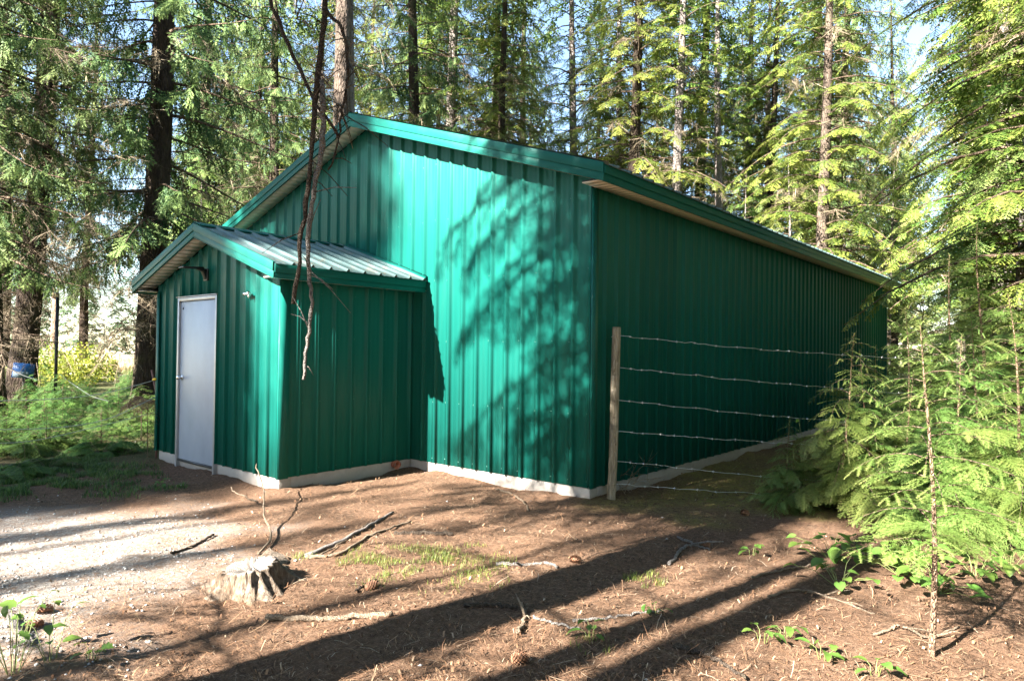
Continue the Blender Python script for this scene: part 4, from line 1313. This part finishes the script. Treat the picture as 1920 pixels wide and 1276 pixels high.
# ------------------------------------------------------------------ stump
def stump():
    j = np.random.default_rng(12); c = on_ground(472, 1098)
    ns, nz = 72, 12
    a = np.linspace(0, 2*np.pi, ns, endpoint=False)
    lob = .16*np.maximum(0, np.sin(2.5*a+.6))**2+.10*np.maximum(0, np.sin(4*a+2.0))**3
    gro = .035*(j.random(ns)-.5)+.022*np.sin(19*a)+.016*np.sin(31*a+1)
    toph = .215+.035*np.sin(a+.8)+.045*(j.random(ns)-.5)*np.repeat(j.random(ns//4), 4)
    V = []
    for k in range(nz):
        u = k/(nz-1); r = .165+.15*(1-u)**2.0+lob*(1-u)**1.6*1.3+gro*(.7+.5*(1-u))
        r = r*(1+.02*(j.random(ns)-.5))
        z = -.05+(toph+.05)*u
        V.append(np.stack([r*np.cos(a)-.05*(1-u), r*np.sin(a), z], -1))
    rings = 5
    for k in range(1, rings+1):
        u = 1-k/(rings+.3); r = (.165+gro*.6)*u; z = toph-.012*k*(.4+.6*j.random(ns))+.006*np.sin(6*a+k)
        V.append(np.stack([r*np.cos(a), r*np.sin(a), z], -1))
    V = np.concatenate(V); n = nz+rings
    i0 = np.arange(n-1)[:, None]*ns; jj = np.arange(ns)[None]; j2 = (jj+1) % ns
    F = np.stack([i0+jj, i0+j2, i0+ns+j2, i0+ns+jj], -1).reshape(-1, 4)
    V = np.vstack([V, [[0, 0, .15]]]); cI = len(V)-1
    F3 = np.array([((n-1)*ns+k, (n-1)*ns+(k+1) % ns, cI) for k in range(ns)])
    nF = len(F); wood = (nz-1)*ns
    fm = np.r_[np.zeros(wood), np.ones(nF-wood), np.ones(ns)]
    me = mesh_from('tree_stump', V, [F, F3], mats=[M_stump, M_stumptop], fmat=fm)
    o = obj('tree_stump', me, None, (c[0], c[1], c[2]-.01)); o.rotation_euler = (.03, .10, -.6); o.scale = (1.0, .92, .66)
    tag(o, 'low weathered sawn stump with splayed fluted roots near the gravel', 'stump')
def mat_stump():
    t = NT('weathered_stump_wood')
    v = t.coord((34, 34, 3)); n1 = t.noise(v, 1.2, 6, .7); n2 = t.noise(t.coord((1, 1, 1)), 5, 4)
    c = t.ramp(n1, [(.36, (.035, .026, .02)), (.50, (.125, .095, .07)), (.68, (.26, .212, .162))])
    c = t.mix(t.ramp(n2, [(.5, (0, 0, 0)), (.7, (.6,)*3)]), c, (.15, .085, .045))
    t.base(c).set(Roughness=.9, Specular_IOR_Level=.2); t.bump(n1, 1.0, .02); return t.m
def mat_stumptop():
    t = NT('sawn_stump_top')
    w = t.n('TexWave', wave_type='RINGS', rings_direction='Z'); w.inputs['Scale'].default_value = 24; w.inputs['Distortion'].default_value = 3.5
    t.l(t.coord((1, 1, .1)), w.inputs['Vector']); n2 = t.noise(t.coord((1, 1, 1)), 9, 5)
    c = t.ramp(w.outputs['Fac'], [(.2, (.10, .085, .07)), (.8, (.21, .18, .155))])
    c = t.mix(t.ramp(n2, [(.5, (0, 0, 0)), (.7, (.7,)*3)]), c, (.16, .11, .08))
    t.base(c).set(Roughness=.9); t.bump(n2, .6, .01); return t.m
M_stump = mat_stump(); M_stumptop = mat_stumptop()
stump()

# ------------------------------------------------------------------ broken snag before the meadow
def snag():
    b = at(100, 660, 27); z0 = gz(b[0], b[1]); m = MB()
    hs = [-.3, 0, .6, 1.4, 2.2, 3.0, 3.5]
    m.tube([(.02*h, .01*h, h) for h in hs], [.22, .18, .15, .14, .13, .13, .12], 12, jitter=.12)
    for k in range(7):
        a = k*.9; m.tube([(.08*math.cos(a)+.07, .08*math.sin(a), 3.3), (.1*math.cos(a)+.08, .1*math.sin(a), 3.55+.25*((k*37) % 10)/10)], [.07, .012], 5)
    t = m.obj('broken_snag', mat_bark('bleached_snag', (.09, .055, .035), (.24, .165, .115), (.40, .31, .23), (9, 9, 1.2)), None, smooth=False)
    t.location = (b[0], b[1], z0)
    tag(t, 'pale broken tree snag standing before the sunlit meadow', 'snag')
snag()

# ------------------------------------------------------------------ dead limb hanging in front of the porch
def px_curve(pts, dep, n): 
    return smooth_curve([at(p[0], p[1], (p[2] if len(p) > 2 else dep)) for p in pts], n)
hl0 = at(568, 712, 3.6)
hang = thing('hanging_dead_limb', 'broken dead limb hanging down in front of the porch roof', 'branch', hl0)
jh = np.random.default_rng(33)
def limb(name, pts, r0, r1, mat, dep=3.6, n=36, sides=9, twigs=0):
    P = px_curve(pts, dep, n)-hl0
    P = P+.004*jh.normal(size=P.shape)
    m = MB(); m.tube(P, np.linspace(r0, r1, n)*(1+.16*jh.normal(size=n)*.5), sides, jitter=.22)
    for _ in range(twigs):
        k = int(jh.integers(4, n-2)); d = nrm(jh.normal(size=3)+np.array([0, 0, -.4])); l_ = jh.uniform(.05, .30)
        m.tube([P[k], P[k]+d*l_*.5, P[k]+d*l_+np.array([0, 0, -.03])], [.0035, .0028, .0014], 5)
    return m.obj(name, mat, hang, smooth=False)
limb('main_stem', [(640, -900, 3.9), (628, -400, 3.7), (612, -40), (603, 90), (590, 190), (584, 300), (575, 380), (566, 450), (558, 510), (548, 570)], .024, .011, M_stick_d, n=60, twigs=16)
limb('forked_stem', [(602, 150), (606, 220), (600, 300), (586, 370), (577, 440), (579, 500), (585, 560), (577, 640), (568, 712)], .0165, .008, M_stick_g, n=44, twigs=10)
limb('leaning_limb', [(330, -520, 4.2), (455, -140, 3.8), (503, -10), (535, 70), (568, 140), (592, 195), (618, 225), (637, 258)], .022, .008, M_stick_d, n=44, twigs=16)
limb('side_branch', [(612, 20), (640, 55), (651, 100), (649, 160), (640, 215), (633, 265), (617, 318)], .010, .0045, M_stick_d, n=30, twigs=12)
for q in ([(600, 170), (622, 165), (640, 172), (655, 160)], [(612, 178), (628, 190), (634, 202)], [(628, 60), (660, 78), (668, 92)], [(640, 70), (658, 110), (652, 140)], [(640, 128), (618, 148), (604, 168)], [(590, 60), (570, 40), (545, 20)]):
    limb('twig', q, .0032, .0014, M_stick, n=12, sides=5, twigs=3)

# ------------------------------------------------------------------ sticks on the forest floor
def stick(pts, r0, r1, label, mat=M_stick_g, lift=.012, side=None, seed=0):
    j = np.random.default_rng(seed+50); P = []
    for p in pts:
        g = on_ground(p[0], p[1]); P.append(g+np.array([0, 0, (p[2] if len(p) > 2 else 0)+lift]))
    base = P[0].copy()
    n = 22; C = smooth_curve(np.array(P)-base, n); C += .004*j.normal(size=C.shape)
    m = MB(); m.tube(C, np.linspace(r0, r1, n), 7, jitter=.25)
    for s in (side or []):
        k, dx, dy, dz, l_ = s; d = nrm([dx, dy, dz])
        m.tube([C[k], C[k]+d*l_*.5+np.array([0, 0, .01]), C[k]+d*l_], [r1, r1*.8, r1*.4], 6, jitter=.2)
    o = m.obj('stick', mat, None, smooth=False); o.location = base
    return tag(o, label, 'stick', None)
stick([(575, 1046), (640, 1018), (690, 990), (737, 962)], .022, .011, 'thick bare stick behind the stump, left of its pair', seed=1)
stick([(578, 1050), (640, 1042), (690, 1012), (745, 988), (770, 980)], .014, .008, 'long curved stick behind the stump, right of its pair', seed=2, mat=M_stick)
stick([(600, 1046), (640, 1022), (672, 998), (690, 985)], .007, .004, 'thin stick between the two long sticks behind the stump', seed=3, mat=M_stick)
stick([(500, 1160), (600, 1160), (690, 1156), (735, 1157)], .016, .014, 'straight stick lying on the needles below the stump', seed=4, mat=M_stick)
stick([(486, 1040), (508, 1010, .02), (494, 985, .10), (492, 955, .22), (478, 930, .33)], .009, .005, 'thin upright bent twig behind the stump', seed=5, mat=M_stick)
stick([(482, 951, .05), (460, 945, .06), (440, 938, .08), (433, 931, .10)], .007, .004, 'short pale twig leaning left behind the stump', seed=6, mat=M_stick)
stick([(320, 1040), (360, 1020), (402, 1002)], .012, .010, 'short brown stick at the edge of the gravel', seed=7, mat=M_stick_d)
stick([(870, 1138), (920, 1135), (970, 1142)], .012, .009, 'dark stick on the shaded needles in the foreground', seed=8, mat=M_stick_d)
stick([(970, 1190), (980, 1170), (985, 1150), (975, 1130)], .014, .009, 'short forked stick in the sunlit strip of the foreground', seed=9, mat=M_stick, side=[(10, -.4, .2, .3, .16)])
stick([(1075, 1166), (1140, 1162), (1200, 1150), (1240, 1146)], .009, .006, 'thin straight twig across the middle shadow band', seed=10)
stick([(1255, 1060), (1280, 1034), (1300, 1020), (1268, 1006)], .013, .009, 'crooked twig in front of the fence post', seed=11, side=[(14, .7, .5, .1, .24)])
stick([(1300, 1022), (1330, 1032)], .009, .006, 'short grey twig lying beside the crooked one', seed=12)
stick([(1262, 1216), (1330, 1236), (1380, 1262), (1400, 1276)], .015, .007, 'mossy stick at the bottom right foreground', seed=13, mat=M_stick_d)
stick([(930, 918), (960, 928), (985, 944), (990, 960)], .010, .007, 'pale bent stick in front of the gable foundation', seed=14, mat=M_stick, side=[(15, .2, -.4, .2, .14)])
stick([(740, 1003), (800, 1000), (850, 1003)], .018, .016, 'rotten dark stick behind the grass patch', seed=15, mat=M_stick_d)
stick([(930, 1056), (980, 1060), (1030, 1062), (1045, 1068)], .013, .009, 'grey knobbly stick right of the grass patch', seed=16, side=[(8, .1, -.5, .2, .12)])
stick([(18, 1160), (34, 1180), (52, 1200), (60, 1206)], .022, .016, 'grey broken stick at the left foreground edge', seed=17, side=[(12, -.5, .1, .0, .2)])
stick([(665, 1110), (690, 1098), (705, 1092)], .010, .007, 'small black stick between stump and grass patch', seed=18, mat=M_stick_d)
stick([(1000, 1160), (1040, 1170), (1090, 1180)], .008, .005, 'thin twig beside the forked stick', seed=19)
stick([(1410, 1085), (1470, 1070), (1530, 1062)], .008, .005, 'long thin twig before the leafy plants', seed=20, mat=M_stick)
stick([(1440, 1120), (1490, 1108), (1560, 1120), (1640, 1145)], .009, .005, 'pale dead bough lying under the leafy plants', seed=21, mat=M_stick, side=[(8, .5, -.3, .1, .2), (12, .4, .4, .1, .18), (16, .5, -.3, .1, .14)])
stick([(1640, 1190), (1690, 1176), (1740, 1200), (1800, 1180)], .008, .005, 'thin dead bough around the bare sapling stem', seed=22, mat=M_stick, side=[(8, .5, -.3, .1, .2), (14, .4, .4, .1, .18)])
# cones
def cone_mesh():
    V = []; F = []; n = 0
    for k in range(9):
        for i in range(8):
            u = k/9; a = (i+.5*(k % 2))*math.pi/4; r = .017*math.sin(math.pi*(.12+.82*u))+.003
            c = np.array([r*math.cos(a), r*math.sin(a), .075*u]); o = np.array([math.cos(a), math.sin(a), .6]); tng = np.array([-math.sin(a), math.cos(a), 0])
            V += [c-tng*.007, c+tng*.007, c+o*.011-tng*.004, c+o*.011+tng*.004]; F.append((n, n+1, n+3, n+2)); n += 4
    m = MB(); m.tube([(0, 0, 0), (0, 0, .03), (0, 0, .075)], [.008, .014, .004], 8)
    V = np.vstack([np.array(V)]+m.v); F4 = np.vstack([np.array(F), np.array(m.f4)+n]); F3 = np.array(m.f3)+n
    return mesh_from('spruce_cone', V, [F4, F3], mat=mat_simple('cone_scales', (.20, .095, .05), .8, var=.4, scale=60))
cone_me = cone_mesh()
jc = np.random.default_rng(8)
for (x, y), lb in zip([(82, 1172), (1332, 1024), (958, 1244), (70, 1150), (685, 1106), (1070, 1052), (1390, 962)],
                      ['reddish spruce cone lying above the bottom left leaves', 'round brown cone beside the crooked twig', 'dark spruce cone in the bottom middle shade', 'grey-brown cone on the sunlit gravel edge at left', 'small cone between stump and grass patch', 'upright cone right of the grass patch', 'small cone on the shaded needles near the saplings']):
    p = on_ground(x, y); o = obj('spruce_cone', cone_me, None, (p[0], p[1], p[2]+.018)); o.rotation_euler = (1.5, jc.uniform(-.2, .2), jc.uniform(0, 6.28)); o.scale = (1.1,)*3
    tag(o, lb, 'cone')

# ------------------------------------------------------------------ broad leaves
def leaf_mesh(name, L_, W_, heart, mat, seed, lobes=0):
    j = np.random.default_rng(seed); n = 9; V = []; F = []
    for i in range(n):
        u = i/(n-1); w = W_*(math.sin(math.pi*min(1, u*.92+.08))**.8)*(1-.25*u)
        if lobes: w *= 1+.35*math.sin(u*lobes*math.pi*2)
        x = L_*(u-heart*.0); z = .10*L_*math.sin(u*2.4)-.22*L_*u*u+.01*L_*j.normal()
        back = -heart*L_*.22*(1-u)**3
        V += [(x+back, -w, z+.22*w), (x, 0, z), (x+back, w, z+.22*w+.04*W_*j.normal())]
    for i in range(n-1):
        b = 3*i; F += [(b, b+3, b+4, b+1), (b+1, b+4, b+5, b+2)]
    return mesh_from(name, V, np.array(F), [.25+.1*j.random() for _ in V], mat, smooth=True)
LEAF = [leaf_mesh('leaf', .13, .062, 1, M_broad, 1), leaf_mesh('leaf', .10, .052, 1, M_broad, 2), leaf_mesh('leaf', .12, .040, 0, M_broad, 3), leaf_mesh('leaf', .09, .034, .4, M_broad, 4, 3)]
M_stem = mat_simple('green_stem', (.14, .17, .05), .6)
def leafy(name, pos, label, leaves, cat='plant', h=.16, sp=.18, seed=0, kinds=(0, 1), scale=1.0, group=None):
    j = np.random.default_rng(seed+400)
    t = thing(name, label, cat, (pos[0], pos[1], gz(pos[0], pos[1])), group)
    cur = []
    for i in range(leaves):
        az = i*2.4+j.random(); rr = sp*math.sqrt((i+.6)/leaves)*j.uniform(.75, 1.2); hh = h*j.uniform(.35, 1.1)
        tip = np.array([rr*math.cos(az), rr*math.sin(az), hh])
        cur.append((np.array([[.02*math.cos(az), .02*math.sin(az), -.01], tip*np.array([.55, .55, .75]), tip]), np.array([.0035, .003, .002])*scale))
        o = obj('leaf', LEAF[kinds[int(j.integers(len(kinds)))]], t, tip)
        o.rotation_euler = (j.normal()*.25, j.normal()*.25+.15, az+j.normal()*.5); o.scale = (scale*j.uniform(.7, 1.2),)*3
    obj('stems', strips('stems', cur, M_stem, 4), t)
    return t
spots = [((1690, 1082), 16, 'broad-leaved plant under the bare sapling stem, left one'), ((1755, 1110), 14, 'broad-leaved plant right at the bare sapling stem'), ((1830, 1085), 13, 'broad-leaved plant right of the bare sapling stem'),
         ((1625, 1060), 14, 'broad-leaved plant at the left front of the thicket'), ((1575, 1095), 9, 'dark broad-leaved plant lowest in front of the thicket'), ((1890, 1075), 10, 'broad-leaved plant at the right end of the thicket'),
         ((1560, 1045), 9, 'pale round-leaved plant left of the thicket'), ((1720, 1050), 12, 'broad-leaved plant hidden behind the bare sapling stem')]
for i, (p, n_, lb) in enumerate(spots):
    n_ = int(n_*1.5)
    leafy('broadleaf_plant', on_ground(*p), lb, n_, h=.17, sp=.27, seed=i, scale=.72)
for i, (p, lb) in enumerate([((1108, 1184+10), 'tiny green sprout on the shaded foreground needles'), ((1430, 1205), 'small palmate seedling in the right foreground'), ((1545, 1235), 'small toothed plant at the bottom right'), ((1470, 1190), 'two-tufted small plant in the right foreground'), ((1225, 1150), 'small green weed in the middle shadow band'), ((172, 1240), 'yellow-green maple seedling at lower left'), ((305, 912), 'bright weed on the dirt before the door'), ((1640, 1265), 'round yellow-green leaf plant at the bottom right edge'), ((1410, 1040), 'young upright leaf pair left of the thicket')]):
    leafy('small_plant', on_ground(*p), lb, 6, h=.08, sp=.07, seed=30+i, kinds=(3, 2), scale=.62)
leafy('bramble_plant', on_ground(25, 1262), 'leafy green bramble in the bottom left corner', 15, h=.34, sp=.24, seed=60, kinds=(2, 0, 3), scale=.58)
leafy('bramble_plant', on_ground(95, 1240), 'bramble shoot reaching right from the bottom left corner', 6, h=.24, sp=.17, seed=61, kinds=(2, 3), scale=.6)
# salal sprig beside the sapling leader
leafy('salal_shrub', on_ground(1512, 940), 'blue-green leafy sprig left of the sapling leader', 14, h=.8, sp=.26, seed=62, kinds=(2,), scale=.6)

# ------------------------------------------------------------------ ferns and far shrubs
def fern_mesh(name, seed, nf, L_, mat, droop=.7, wid=.12):
    j = np.random.default_rng(seed); fol = Foliage(); wood = []
    for f in range(nf):
        az = f*6.283/nf+j.uniform(-.4, .4); l_ = L_*j.uniform(.7, 1.15); dirh = np.array([math.cos(az), math.sin(az), 0]); lat = np.array([-dirh[1], dirh[0], 0]); a_ = j.uniform(.7, 1.3)
        def cur(u): return dirh*l_*u*.9+np.array([0, 0, l_*(a_*u-(a_*.6+droop*.6)*u*u)])
        us = np.linspace(0, 1, 7); wood.append((np.array([cur(u) for u in us]), .005*(1-.8*us)))
        n = 14
        for i in range(n):
            u = .18+.8*i/n; tg = nrm(cur(u+.03)-cur(u-.03))
            for s in (1, -1):
                d = nrm(tg*.45+lat*s+np.array([0, 0, -.25]))
                fol.add(int(j.integers(3)), cur(u), d, nrm(np.array([0, 0, 1.])+.2*j.normal(size=3)), .32*l_*math.sin(math.pi*(.25+.72*u))+.03, j.uniform(-.05, .3))
    return fol.build(name, {i: t for i, t in enumerate([spray_tpl(90+k, 9, 3, wid, 1.15, .16, .1, .95, 5) for k in range(3)])}, mat), strips('stalks', wood, M_stick)
bf, bs = fern_mesh('fronds', 71, 6, .8, M_brownfern, 1.25, .05)
bp_ = at(276, 770, 9.4); t = thing('dead_fern', 'brown withered fern hanging beside the porch corner', 'fern', (bp_[0], bp_[1], gz(bp_[0], bp_[1])+.66)); obj('stem', strips('stem', [(np.array([[.05, 0, -.75], [.02, .01, -.4], [0, 0, .02]]), np.array([.012, .010, .006]))], M_stick), t); obj('fronds', bf, t); obj('stalks', bs, t); t.scale = (.72, .72, .95)
gf, gs = fern_mesh('fronds', 72, 8, .7, M_fern, .8)
for i, (x, y, s, lb) in enumerate([(190, 850, .8, 'green fern at the edge of the dirt left of the door'), (120, 835, .9, 'green fern in the middle of the left undergrowth'), (40, 850, .9, 'green fern by the left picture edge'), (235, 812, .8, 'green fern below the withered brown one'), (20, 895, .7, 'lowest green fern at the left picture edge'), (90, 880, .6, 'small green fern near the gravel edge')]):
    p = on_ground(x, y); t = thing('fern', lb, 'fern', p); obj('fronds', gf, t); obj('stalks', gs, t); t.scale = (s,)*3; t.rotation_euler = (0, 0, i*1.3)
def shrub_mesh(seed, n, R_, H, mat):
    j = np.random.default_rng(seed); V = []; F = []; T_ = []; k = 0; wood = []
    for b in range(14):
        az = j.uniform(0, 6.28); e = np.array([R_*.7*math.cos(az)*j.random(), R_*.7*math.sin(az)*j.random(), H*j.uniform(.6, 1)]); wood.append((np.array([[0, 0, -.05], e*.5, e]), np.array([.015, .01, .004])))
    for i in range(n):
        az = j.uniform(0, 6.28); r = R_*math.sqrt(j.random()); z = H*(.15+.85*j.random())*(1-.45*(r/R_)**2)
        c = np.array([r*math.cos(az), r*math.sin(az), z]); d = nrm(j.normal(size=3)+np.array([0, 0, -.2])); s = nrm(np.cross(d, j.normal(size=3))); l_ = j.uniform(.07, .15)
        up = np.cross(d, s)
        pts = [c, c+d*l_*.35+s*l_*.45, c+d*l_*.7+s*l_*.22, c+d*l_, c+d*l_*.7-s*l_*.22, c+d*l_*.35-s*l_*.45]
        V += pts; F += [(k, k+1, k+2), (k, k+2, k+3), (k, k+3, k+4), (k, k+4, k+5)]; tt = j.uniform(0, .7); T_ += [tt]*6; k += 6
    return mesh_from('foliage', V, np.array(F), T_, mat), strips('stems', wood, M_twig)
sf, ss = shrub_mesh(81, 1500, 1.25, 1.9, M_maple)
for i, (x, d, s, lb) in enumerate([(160, 25, .85, 'bright yellow-green shrub before the slim spruce at the meadow'), (80, 26, .85, 'golden leafy shrub behind the blue sign'), (125, 22, .7, 'low yellow shrub right behind the black post')]):
    p = tp(x, d); t = thing('leafy_shrub', lb, 'shrub', (p[0], p[1], gz(p[0], p[1]))); obj('foliage', sf, t); obj('stems', ss, t); t.scale = (s,)*3; t.rotation_euler = (0, 0, i*2.)

# ------------------------------------------------------------------ uncountable litter
def inside_building(x, y):
    return ((x > XL) & (x < .0) & (y > 0) & (y < L)) | ((x > PXL) & (x < PXR) & (y > -PD) & (y < .1))
jl = np.random.default_rng(64)
def scatter(n, far=1.0):
    """points on the floor in front of the viewer, denser close by"""
    out = []
    while sum(len(o) for o in out) < n:
        m_ = n*2
        dep = 2.6+10*jl.random(m_)**1.7; ang = jl.uniform(-.70, .70, m_)
        a = yaw+ang
        x = CAM[0]+np.sin(a)*dep/np.cos(ang); y = CAM[1]+np.cos(a)*dep/np.cos(ang)
        ok = ~inside_building(x, y) & (x > -9)
        out.append(np.stack([x[ok], y[ok]], -1))
    return np.concatenate(out)[:n]
def mat_litter():
    t = NT('needle_litter'); a_ = t.attr('tone').outputs['Fac']
    t.base(t.ramp(a_, [(0, (.045, .028, .018)), (.35, (.14, .075, .042)), (.65, (.20, .11, .06)), (.88, (.28, .185, .112)), (1, (.36, .28, .20))])).set(Roughness=.9, Specular_IOR_Level=.15)
    return t.m
def needles(n, lmin, lmax, wmin, wmax, name, lift, label, tone_pow=1.0, curl=.3):
    P = scatter(n); keep = jl.random(len(P)) > .8*m_gravel(P[:, 0], P[:, 1]); P = P[keep]; n = len(P)
    az = jl.uniform(0, 6.283, n); l_ = jl.uniform(lmin, lmax, n); w = jl.uniform(wmin, wmax, n); el = jl.normal(size=n)*curl
    d = np.stack([np.cos(az)*np.cos(el), np.sin(az)*np.cos(el), np.sin(el)], -1); s = np.stack([-np.sin(az), np.cos(az), 0*az], -1)
    c = np.stack([P[:, 0], P[:, 1], gz(P[:, 0], P[:, 1])+lift+np.abs(np.sin(el))*l_*.5], -1)
    up = np.array([0, 0, 1.])
    a0 = c-d*(l_/2)[:, None]; a1 = c+d*(l_/2)[:, None]; mid = c+up*(w*1.3)[:, None]+s*(jl.normal(size=n)*l_*.08)[:, None]
    V = np.stack([a0-s*(w/2)[:, None], a0+s*(w/2)[:, None], mid+s*(w/2)[:, None], mid-s*(w/2)[:, None], a1+s*(w/3)[:, None], a1-s*(w/3)[:, None]], 1).reshape(-1, 3)
    b = np.arange(n)[:, None]*6
    F = np.concatenate([b+np.array([[0, 1, 2, 3]]), b+np.array([[3, 2, 4, 5]])])
    o = obj(name, mesh_from(name, V, F, np.repeat(jl.random(n)**tone_pow, 6), M_litter)); o['kind'] = 'stuff'; o['label'] = label
M_litter = mat_litter()
needles(45000, .015, .05, .0012, .003, 'needle_litter', .004, 'brown fallen needles covering the forest floor')
needles(6500, .03, .14, .002, .005, 'twig_litter', .006, 'fine broken twigs strewn over the forest floor', 1.2, .2)
needles(3200, .012, .045, .005, .013, 'bark_chips', .006, 'bark chips and dead leaf scraps on the forest floor', 1.6, .35)
def roof_debris():
    n = 1100; x = PXC+.16+(PHALF-.18)*jl.random(n); y = -PD-POF+.05+(PD+POF-.1)*jl.random(n)
    k = fbm(x*3, y*3, 3) > .48; x, y = x[k], y[k]; n = len(x)
    az = jl.normal(size=n)*.7; l_ = jl.uniform(.02, .07, n); w = jl.uniform(.0015, .004, n)
    z = PZR-(x-PXC)*M3+.006
    dx, dy = np.cos(az)*l_, np.sin(az)*l_
    V = np.stack([np.stack([x, y-w, z], -1), np.stack([x, y+w, z], -1), np.stack([x+dx, y+dy+w, z-dx*M3+.002], -1), np.stack([x+dx, y+dy-w, z-dx*M3+.002], -1)], 1).reshape(-1, 3)
    F = np.arange(n)[:, None]*4+np.array([[0, 1, 2, 3]])
    o = obj('roof_needles', mesh_from('roof_needles', V, F, np.repeat(jl.random(n), 4), M_litter)); o['kind'] = 'stuff'; o['label'] = 'fallen needles lying on the porch roof'
roof_debris()
def stones():
    P = scatter(30000); g = m_gravel(P[:, 0], P[:, 1]); P = P[jl.random(len(P)) < g*.9+.003]; n = len(P)
    base = np.array([[1, 0, 0], [-1, 0, 0], [0, 1, 0], [0, -1, 0], [0, 0, 1], [0, 0, -1.]]); Fo = np.array([(0, 2, 4), (2, 1, 4), (1, 3, 4), (3, 0, 4), (2, 0, 5), (1, 2, 5), (3, 1, 5), (0, 3, 5)])
    s = .004+.010*jl.random(n)**2.2
    V = base[None]*s[:, None, None]*jl.uniform(.6, 1.3, (n, 6, 1))*np.array([1, 1, .6])
    az = jl.uniform(0, 6.28, n); R_ = np.stack([np.stack([np.cos(az), -np.sin(az)], -1), np.stack([np.sin(az), np.cos(az)], -1)], 1)
    V[:, :, :2] = np.einsum('nij,nvj->nvi', R_, V[:, :, :2])
    V = V+np.stack([P[:, 0], P[:, 1], gz(P[:, 0], P[:, 1])+s*.25], -1)[:, None]
    F = (Fo[None]+(np.arange(n)*6)[:, None, None]).reshape(-1, 3)
    t = NT('gravel_stones'); a_ = t.attr('tone').outputs['Fac']
    t.base(t.ramp(a_, [(0, (.12, .115, .11)), (.5, (.33, .32, .305)), (1, (.55, .53, .50))])).set(Roughness=.85)
    o = obj('gravel', mesh_from('gravel', V.reshape(-1, 3), F, np.repeat(jl.random(n), 6), t.m)); o['kind'] = 'stuff'; o['label'] = 'pale grey gravel of the drive at left'
stones()
def grass(name, centres, n, label, hmin, hmax, mat, w=.003):
    V = []; T_ = []
    for (cx_, cy_, r_, k_) in centres:
        m_ = int(n*k_); a = jl.uniform(0, 6.28, m_); r = r_*np.sqrt(jl.random(m_)); x = cx_+r*np.cos(a); y = cy_+r*np.sin(a)
        keep = ~inside_building(x, y) & (fbm(x*6, y*6, 3) > .46); x, y = x[keep], y[keep]; m_ = len(x)
        az = jl.uniform(0, 6.28, m_); h = jl.uniform(hmin, hmax, m_); be = jl.uniform(.2, .9, m_)*h
        b = np.stack([x, y, gz(x, y)], -1); dh = np.stack([np.cos(az), np.sin(az), 0*az], -1); s = np.stack([-np.sin(az), np.cos(az), 0*az], -1)*w
        mid = b+dh*(be*.35)[:, None]+np.array([0, 0, 1.])*(h*.6)[:, None]; tip = b+dh*be[:, None]+np.array([0, 0, 1.])*h[:, None]
        V.append(np.stack([b-s, b+s, mid+s*.8, mid-s*.8, tip], 1)); T_.append(np.repeat(jl.random(m_)*.8, 5))
    V = np.concatenate(V); n_ = len(V); k = np.arange(n_)[:, None]*5
    o = obj(name, mesh_from(name, V.reshape(-1, 3), [k+np.array([[0, 1, 2, 3]]), k+np.array([[3, 2, 4]])], np.concatenate(T_), mat)); o['kind'] = 'stuff'; o['label'] = label
def gp(x, y, r, k): p = on_ground(x, y); return (p[0], p[1], r, k)
grass('grass_patch', [gp(740, 1050, .42, 1), gp(880, 1045, .36, .5), gp(700, 1075, .3, .25), gp(800, 1060, .6, .3), gp(1210, 1085, .16, .2), gp(900, 1090, .2, .15), gp(1135, 1030, .08, .06), gp(570, 1045, .1, .06), gp(1110, 1210, .12, .06)], 2300, 'fine grass and weeds growing in patches on the yard', .012, .045, M_grass, .0014)
lp = [gp(js.uniform(-60, 300), 845+js.random()**1.3*90-40*js.random(), .5, .12) for _ in range(26)]
lp = [q for q in lp if not (q[0] > -5.2 and q[1] > -2.5)]
grass('ground_cover', lp, 11000, 'low green ground cover left of the porch', .015, .07, M_fern, .003)
grass('meadow_grass', [(tp(x, d)[0], tp(x, d)[1], 4, .2) for x in range(-200, 420, 40) for d in (40, 48, 58)], 2500, 'dry straw-coloured meadow grass in the sun', .3, .8, mat_leaf('straw_grass', (.35, .27, .14), (.52, .42, .24), (.66, .56, .36), .3, .8, .02), .03)
